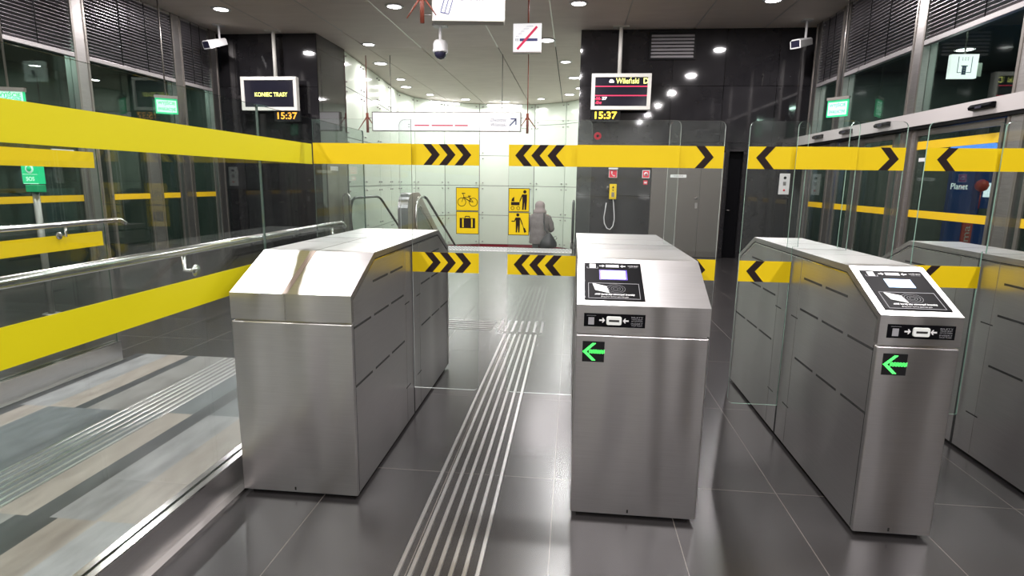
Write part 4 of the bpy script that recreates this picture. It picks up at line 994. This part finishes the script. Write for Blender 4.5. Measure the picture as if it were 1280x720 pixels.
# fingers of both hands (in front of the body)
for s in (-1, 1):
    hb = P(s*.10, .34, 1.165)
    for k in range(4):
        a_ = Vector(hb)+Vector((-s*.01, .012, .03-.02*k)); b_ = a_+Vector((-s*.045, .008, -.004)); c_ = b_+Vector((-s*(.03-.004*abs(k-1)), -.014, -.012))
        skin_body('finger', [tuple(a_), tuple(b_), tuple(c_)], [(0, 1), (1, 2)], [.010, .009, .008], 'skin', t, 1)
    a_ = Vector(hb)+Vector((s*.0, -.005, .035)); skin_body('thumb', [tuple(a_), tuple(a_+Vector((-s*.03, .0, .022))), tuple(a_+Vector((-s*.055, .005, .018)))], [(0, 1), (1, 2)], [.011, .010, .009], 'skin', t, 1)
# padded coat: quilted rings around torso, sleeves
ct = MB(); seg = 28; rings = []
levels = [(.74, .255, .19), (.78, .27, .20), (.88, .268, .205), (.90, .262, .198), (1.00, .272, .212), (1.10, .262, .205), (1.12, .252, .196), (1.22, .262, .21), (1.32, .262, .21), (1.34, .254, .20), (1.43, .262, .20), (1.50, .225, .175), (1.56, .15, .14), (1.60, .11, .12)]
V = []; Fc = []
for z, rx, ry in levels:
    for k in range(seg):
        a_ = 2*math.pi*k/seg; wr = 1+.015*math.sin(5*a_+z*20)
        V.append(P(rx*wr*math.cos(a_), .01+ry*wr*math.sin(a_), z))
for i in range(len(levels)-1):
    for k in range(seg): Fc.append((i*seg+k, i*seg+(k+1) % seg, (i+1)*seg+(k+1) % seg, (i+1)*seg+k))
ct.add(V, Fc, 'coat_grey', True)
for s in (-1, 1):
    pts = []; rs = []
    A = [Vector(P(s*.20, .01, 1.46)), Vector(P(s*.285, .02, 1.30)), Vector(P(s*.325, .03, 1.14)), Vector(P(s*.30, .16, 1.10)), Vector(P(s*.19, .28, 1.15))]
    for i in range(4):
        for j in range(4): q = j/4; pts.append(A[i].lerp(A[i+1], q)); rs.append((.095-.008*(i+q))*(1+.05*math.sin((i+q)*6.5)))
    pts.append(A[4]); rs.append(.055)
    ct.tube(pts, .08, 'coat_grey', 14, rs=rs)
ct.build('coat', t)
# hood
hv = MB().lathe(P(0, .045, 1.55), [(.17, 0), (.185, .03), (.165, .08), (.132, .12), (.136, .18), (.132, .24), (.105, .29), (.055, .32), (.01, .33)], 'hood_pale', 22); hv.build('hood', t)
# face parts (turned away from the camera)
fz = MB().tube([P(0, .165, 1.76), P(0, .19, 1.735), P(0, .17, 1.725)], .012, 'skin', 8, rs=[.008, .014, .010]).box(PX-.025, PX+.025, PY+.155, PY+.163, PZ+1.69, PZ+1.697, 'sign_red')
for s in (-1, 1): fz.lathe(P(s*.035, .14, 1.765), [(.006, -.012), (.012, 0), (.006, .012)], 'ink_white', 8).tube([P(s*.095, .04, 1.77), P(s*.105, .045, 1.755), P(s*.098, .045, 1.735)], .01, 'skin', 6)
fz.build('face', t)
t = thing('shoulder_bag', 'black drawstring shoulder bag hanging behind the person in the grey coat', 'bag', P(.24, -.10, .62))
prof_ = [(.03, 0), (.20, .02), (.225, .08), (.21, .16), (.15, .26), (.08, .36), (.05, .40)]
bg = MB(); V = []; Fc = []; sg = 20
for r, h in prof_:
    for k in range(sg):
        a_ = 2*math.pi*k/sg; wr = 1+.04*math.sin(4*a_+h*9); V.append(P(.26+r*wr*math.cos(a_)+.02*h, -.40+r*.55*wr*math.sin(a_)+.12*(h > .3)*h, .66+h))
for i in range(len(prof_)-1):
    for k in range(sg): Fc.append((i*sg+k, i*sg+(k+1) % sg, (i+1)*sg+(k+1) % sg, (i+1)*sg+k))
Fc.append(tuple(range(sg))[::-1]); bg.add(V, Fc, 'bag_black', True); bg.build('bag_body', t)
MB().tube([P(.24, -.38, 1.04), P(.16, -.27, 1.15), P(.13, -.235, 1.35), P(.13, -.20, 1.47), P(.12, -.14, 1.555)], .02, 'bag_black', 8).build('strap', t)
MB().tube([P(.22, -.37, 1.04), P(.28, -.38, 1.20), P(.27, -.36, 1.27), P(.24, -.32, 1.25)], .007, 'bag_black', 6).tube([P(.42, -.40, .86), P(.49, -.40, .93), P(.46, -.40, .98), P(.38, -.40, .95)], .007, 'bag_black', 6).build('cord', t)

# ------------------------------------------------------------------ beyond the facades
t = thing('emergency_post', 'grey post with green call box standing beyond the further left barrier', 'call point', (-6.0, 6.0, 0))
MB().tube([(-6, 6, 0), (-6, 6, 1.52)], .035, 'post_grey', 12).lathe((-6, 6, 0), [(.09, 0), (.09, .015)], 'post_grey', 16).build('post', t)
MB().box(-6.10, -5.90, 5.96, 6.04, 1.50, 1.73, 'exit_green').box(-6.09, -5.91, 5.957, 5.96, 1.602, 1.607, 'exit_white').box(-6.09, -5.91, 5.957, 5.96, 1.50, 1.507, 'exit_white').build('sign_panel', t)
MB().lathe((-6.0, 5.955, 1.665), [(.05, 0), (.05, .004)], 'exit_white', 18, 'y').lathe((-6.0, 5.952, 1.665), [(.03, 0), (.03, .003)], 'exit_green', 14, 'y').text('SOS', .06, 'exit_white', lambda u, v: (-6+u, 5.956, 1.553+v), bold=.002).build('pictogram', t)
MB().box(-6.05, -5.90, 5.93, 6.04, 1.41, 1.49, 'post_green').build('call_button', t, .008)

t = thing('cash_machine', 'blue cash machine with lit blue arch beyond the right glass doors', 'cash machine', (6.1, 9.6, 0))
MB().box(5.68, 6.00, 9.52, 9.60, 0, 2.08, 'ad_blue').build('side_board', t)
g = MB().text('Planet', .13, 'led_white', lambda u, v: (5.80+u, 9.518, 1.62+v), width=.24)
g.text('ikoma', .14, 'ink_white', lambda u, v: (5.985-v, 9.49, .78+u), width=.5); g.build('lettering', t)
MB().box(5.92, 6.06, 9.495, 9.52, .3, 1.2, 'ad_red').build('red_panel', t)
MB().box(6.06, 6.42, 9.5, 10.0, 0, 1.9, 'ad_blue').build('cabinet', t)
MB().box(6.14, 6.31, 9.49, 9.5, 1.47, 1.68, 'screen_white').build('screen', t)
MB().box(6.10, 6.34, 9.47, 9.5, 1.15, 1.30, 'steel_dark').build('keypad', t)
MB().prism([(5.72, 2.12), (5.85, 2.24), (6.07, 2.29), (6.29, 2.24), (6.42, 2.12), (6.42, 1.95), (5.72, 1.95)], 'y', 9.48, 9.9, 'ad_arch').build('lit_arch', t)
MB().lathe((6.08, 9.46, 1.64), [(.02, -.09), (.07, -.06), (.09, 0), (.07, .06), (.02, .09)], 'ad_red', 18).tube([(6.08, 9.46, 1.55), (6.08, 9.46, 1.3)], .008, 'ad_red', 6).build('red_ball', t)

t = thing('pictogram_sign', 'lit white square pictogram sign glowing behind the upper right glazing', 'sign', (5.32, 9.0, 3.09))
MB().box(5.14, 5.49, 9.0, 9.07, 3.095, 3.41, 'sign_lit').build('light_box', t)
MB().box(5.49, 5.56, 9.02, 9.05, 3.12, 3.3, 'frame_grey').tube([(5.32, 9.035, 3.41), (5.32, 9.035, 3.9)], .012, 'frame_grey', 8).build('bracket', t)
g = MB(); yy = 8.997
for q in ((5.23, 5.237, 3.17, 3.38), (5.405, 5.412, 3.17, 3.38), (5.23, 5.285, 3.165, 3.173), (5.35, 5.412, 3.165, 3.173), (5.275, 5.36, 3.25, 3.262), (5.29, 5.345, 3.14, 3.25)): g.box(q[0], q[1], yy, yy+.003, q[2], q[3], 'sign_blue_ink')
for i in range(3):
    for j in range(2): g.box(5.28+.035*i, 5.29+.035*i, yy, yy+.003, 3.33+.025*j, 3.34+.025*j, 'sign_blue_ink')
for k in range(3): g.lathe((5.3175, yy-.002, 3.165+.03*k), [(.010, 0), (.010, .002)], 'ink_white', 8, 'y')
g.build('pictogram', t)

for o in bpy.data.objects:
    if '_o' in o: del o['_o']
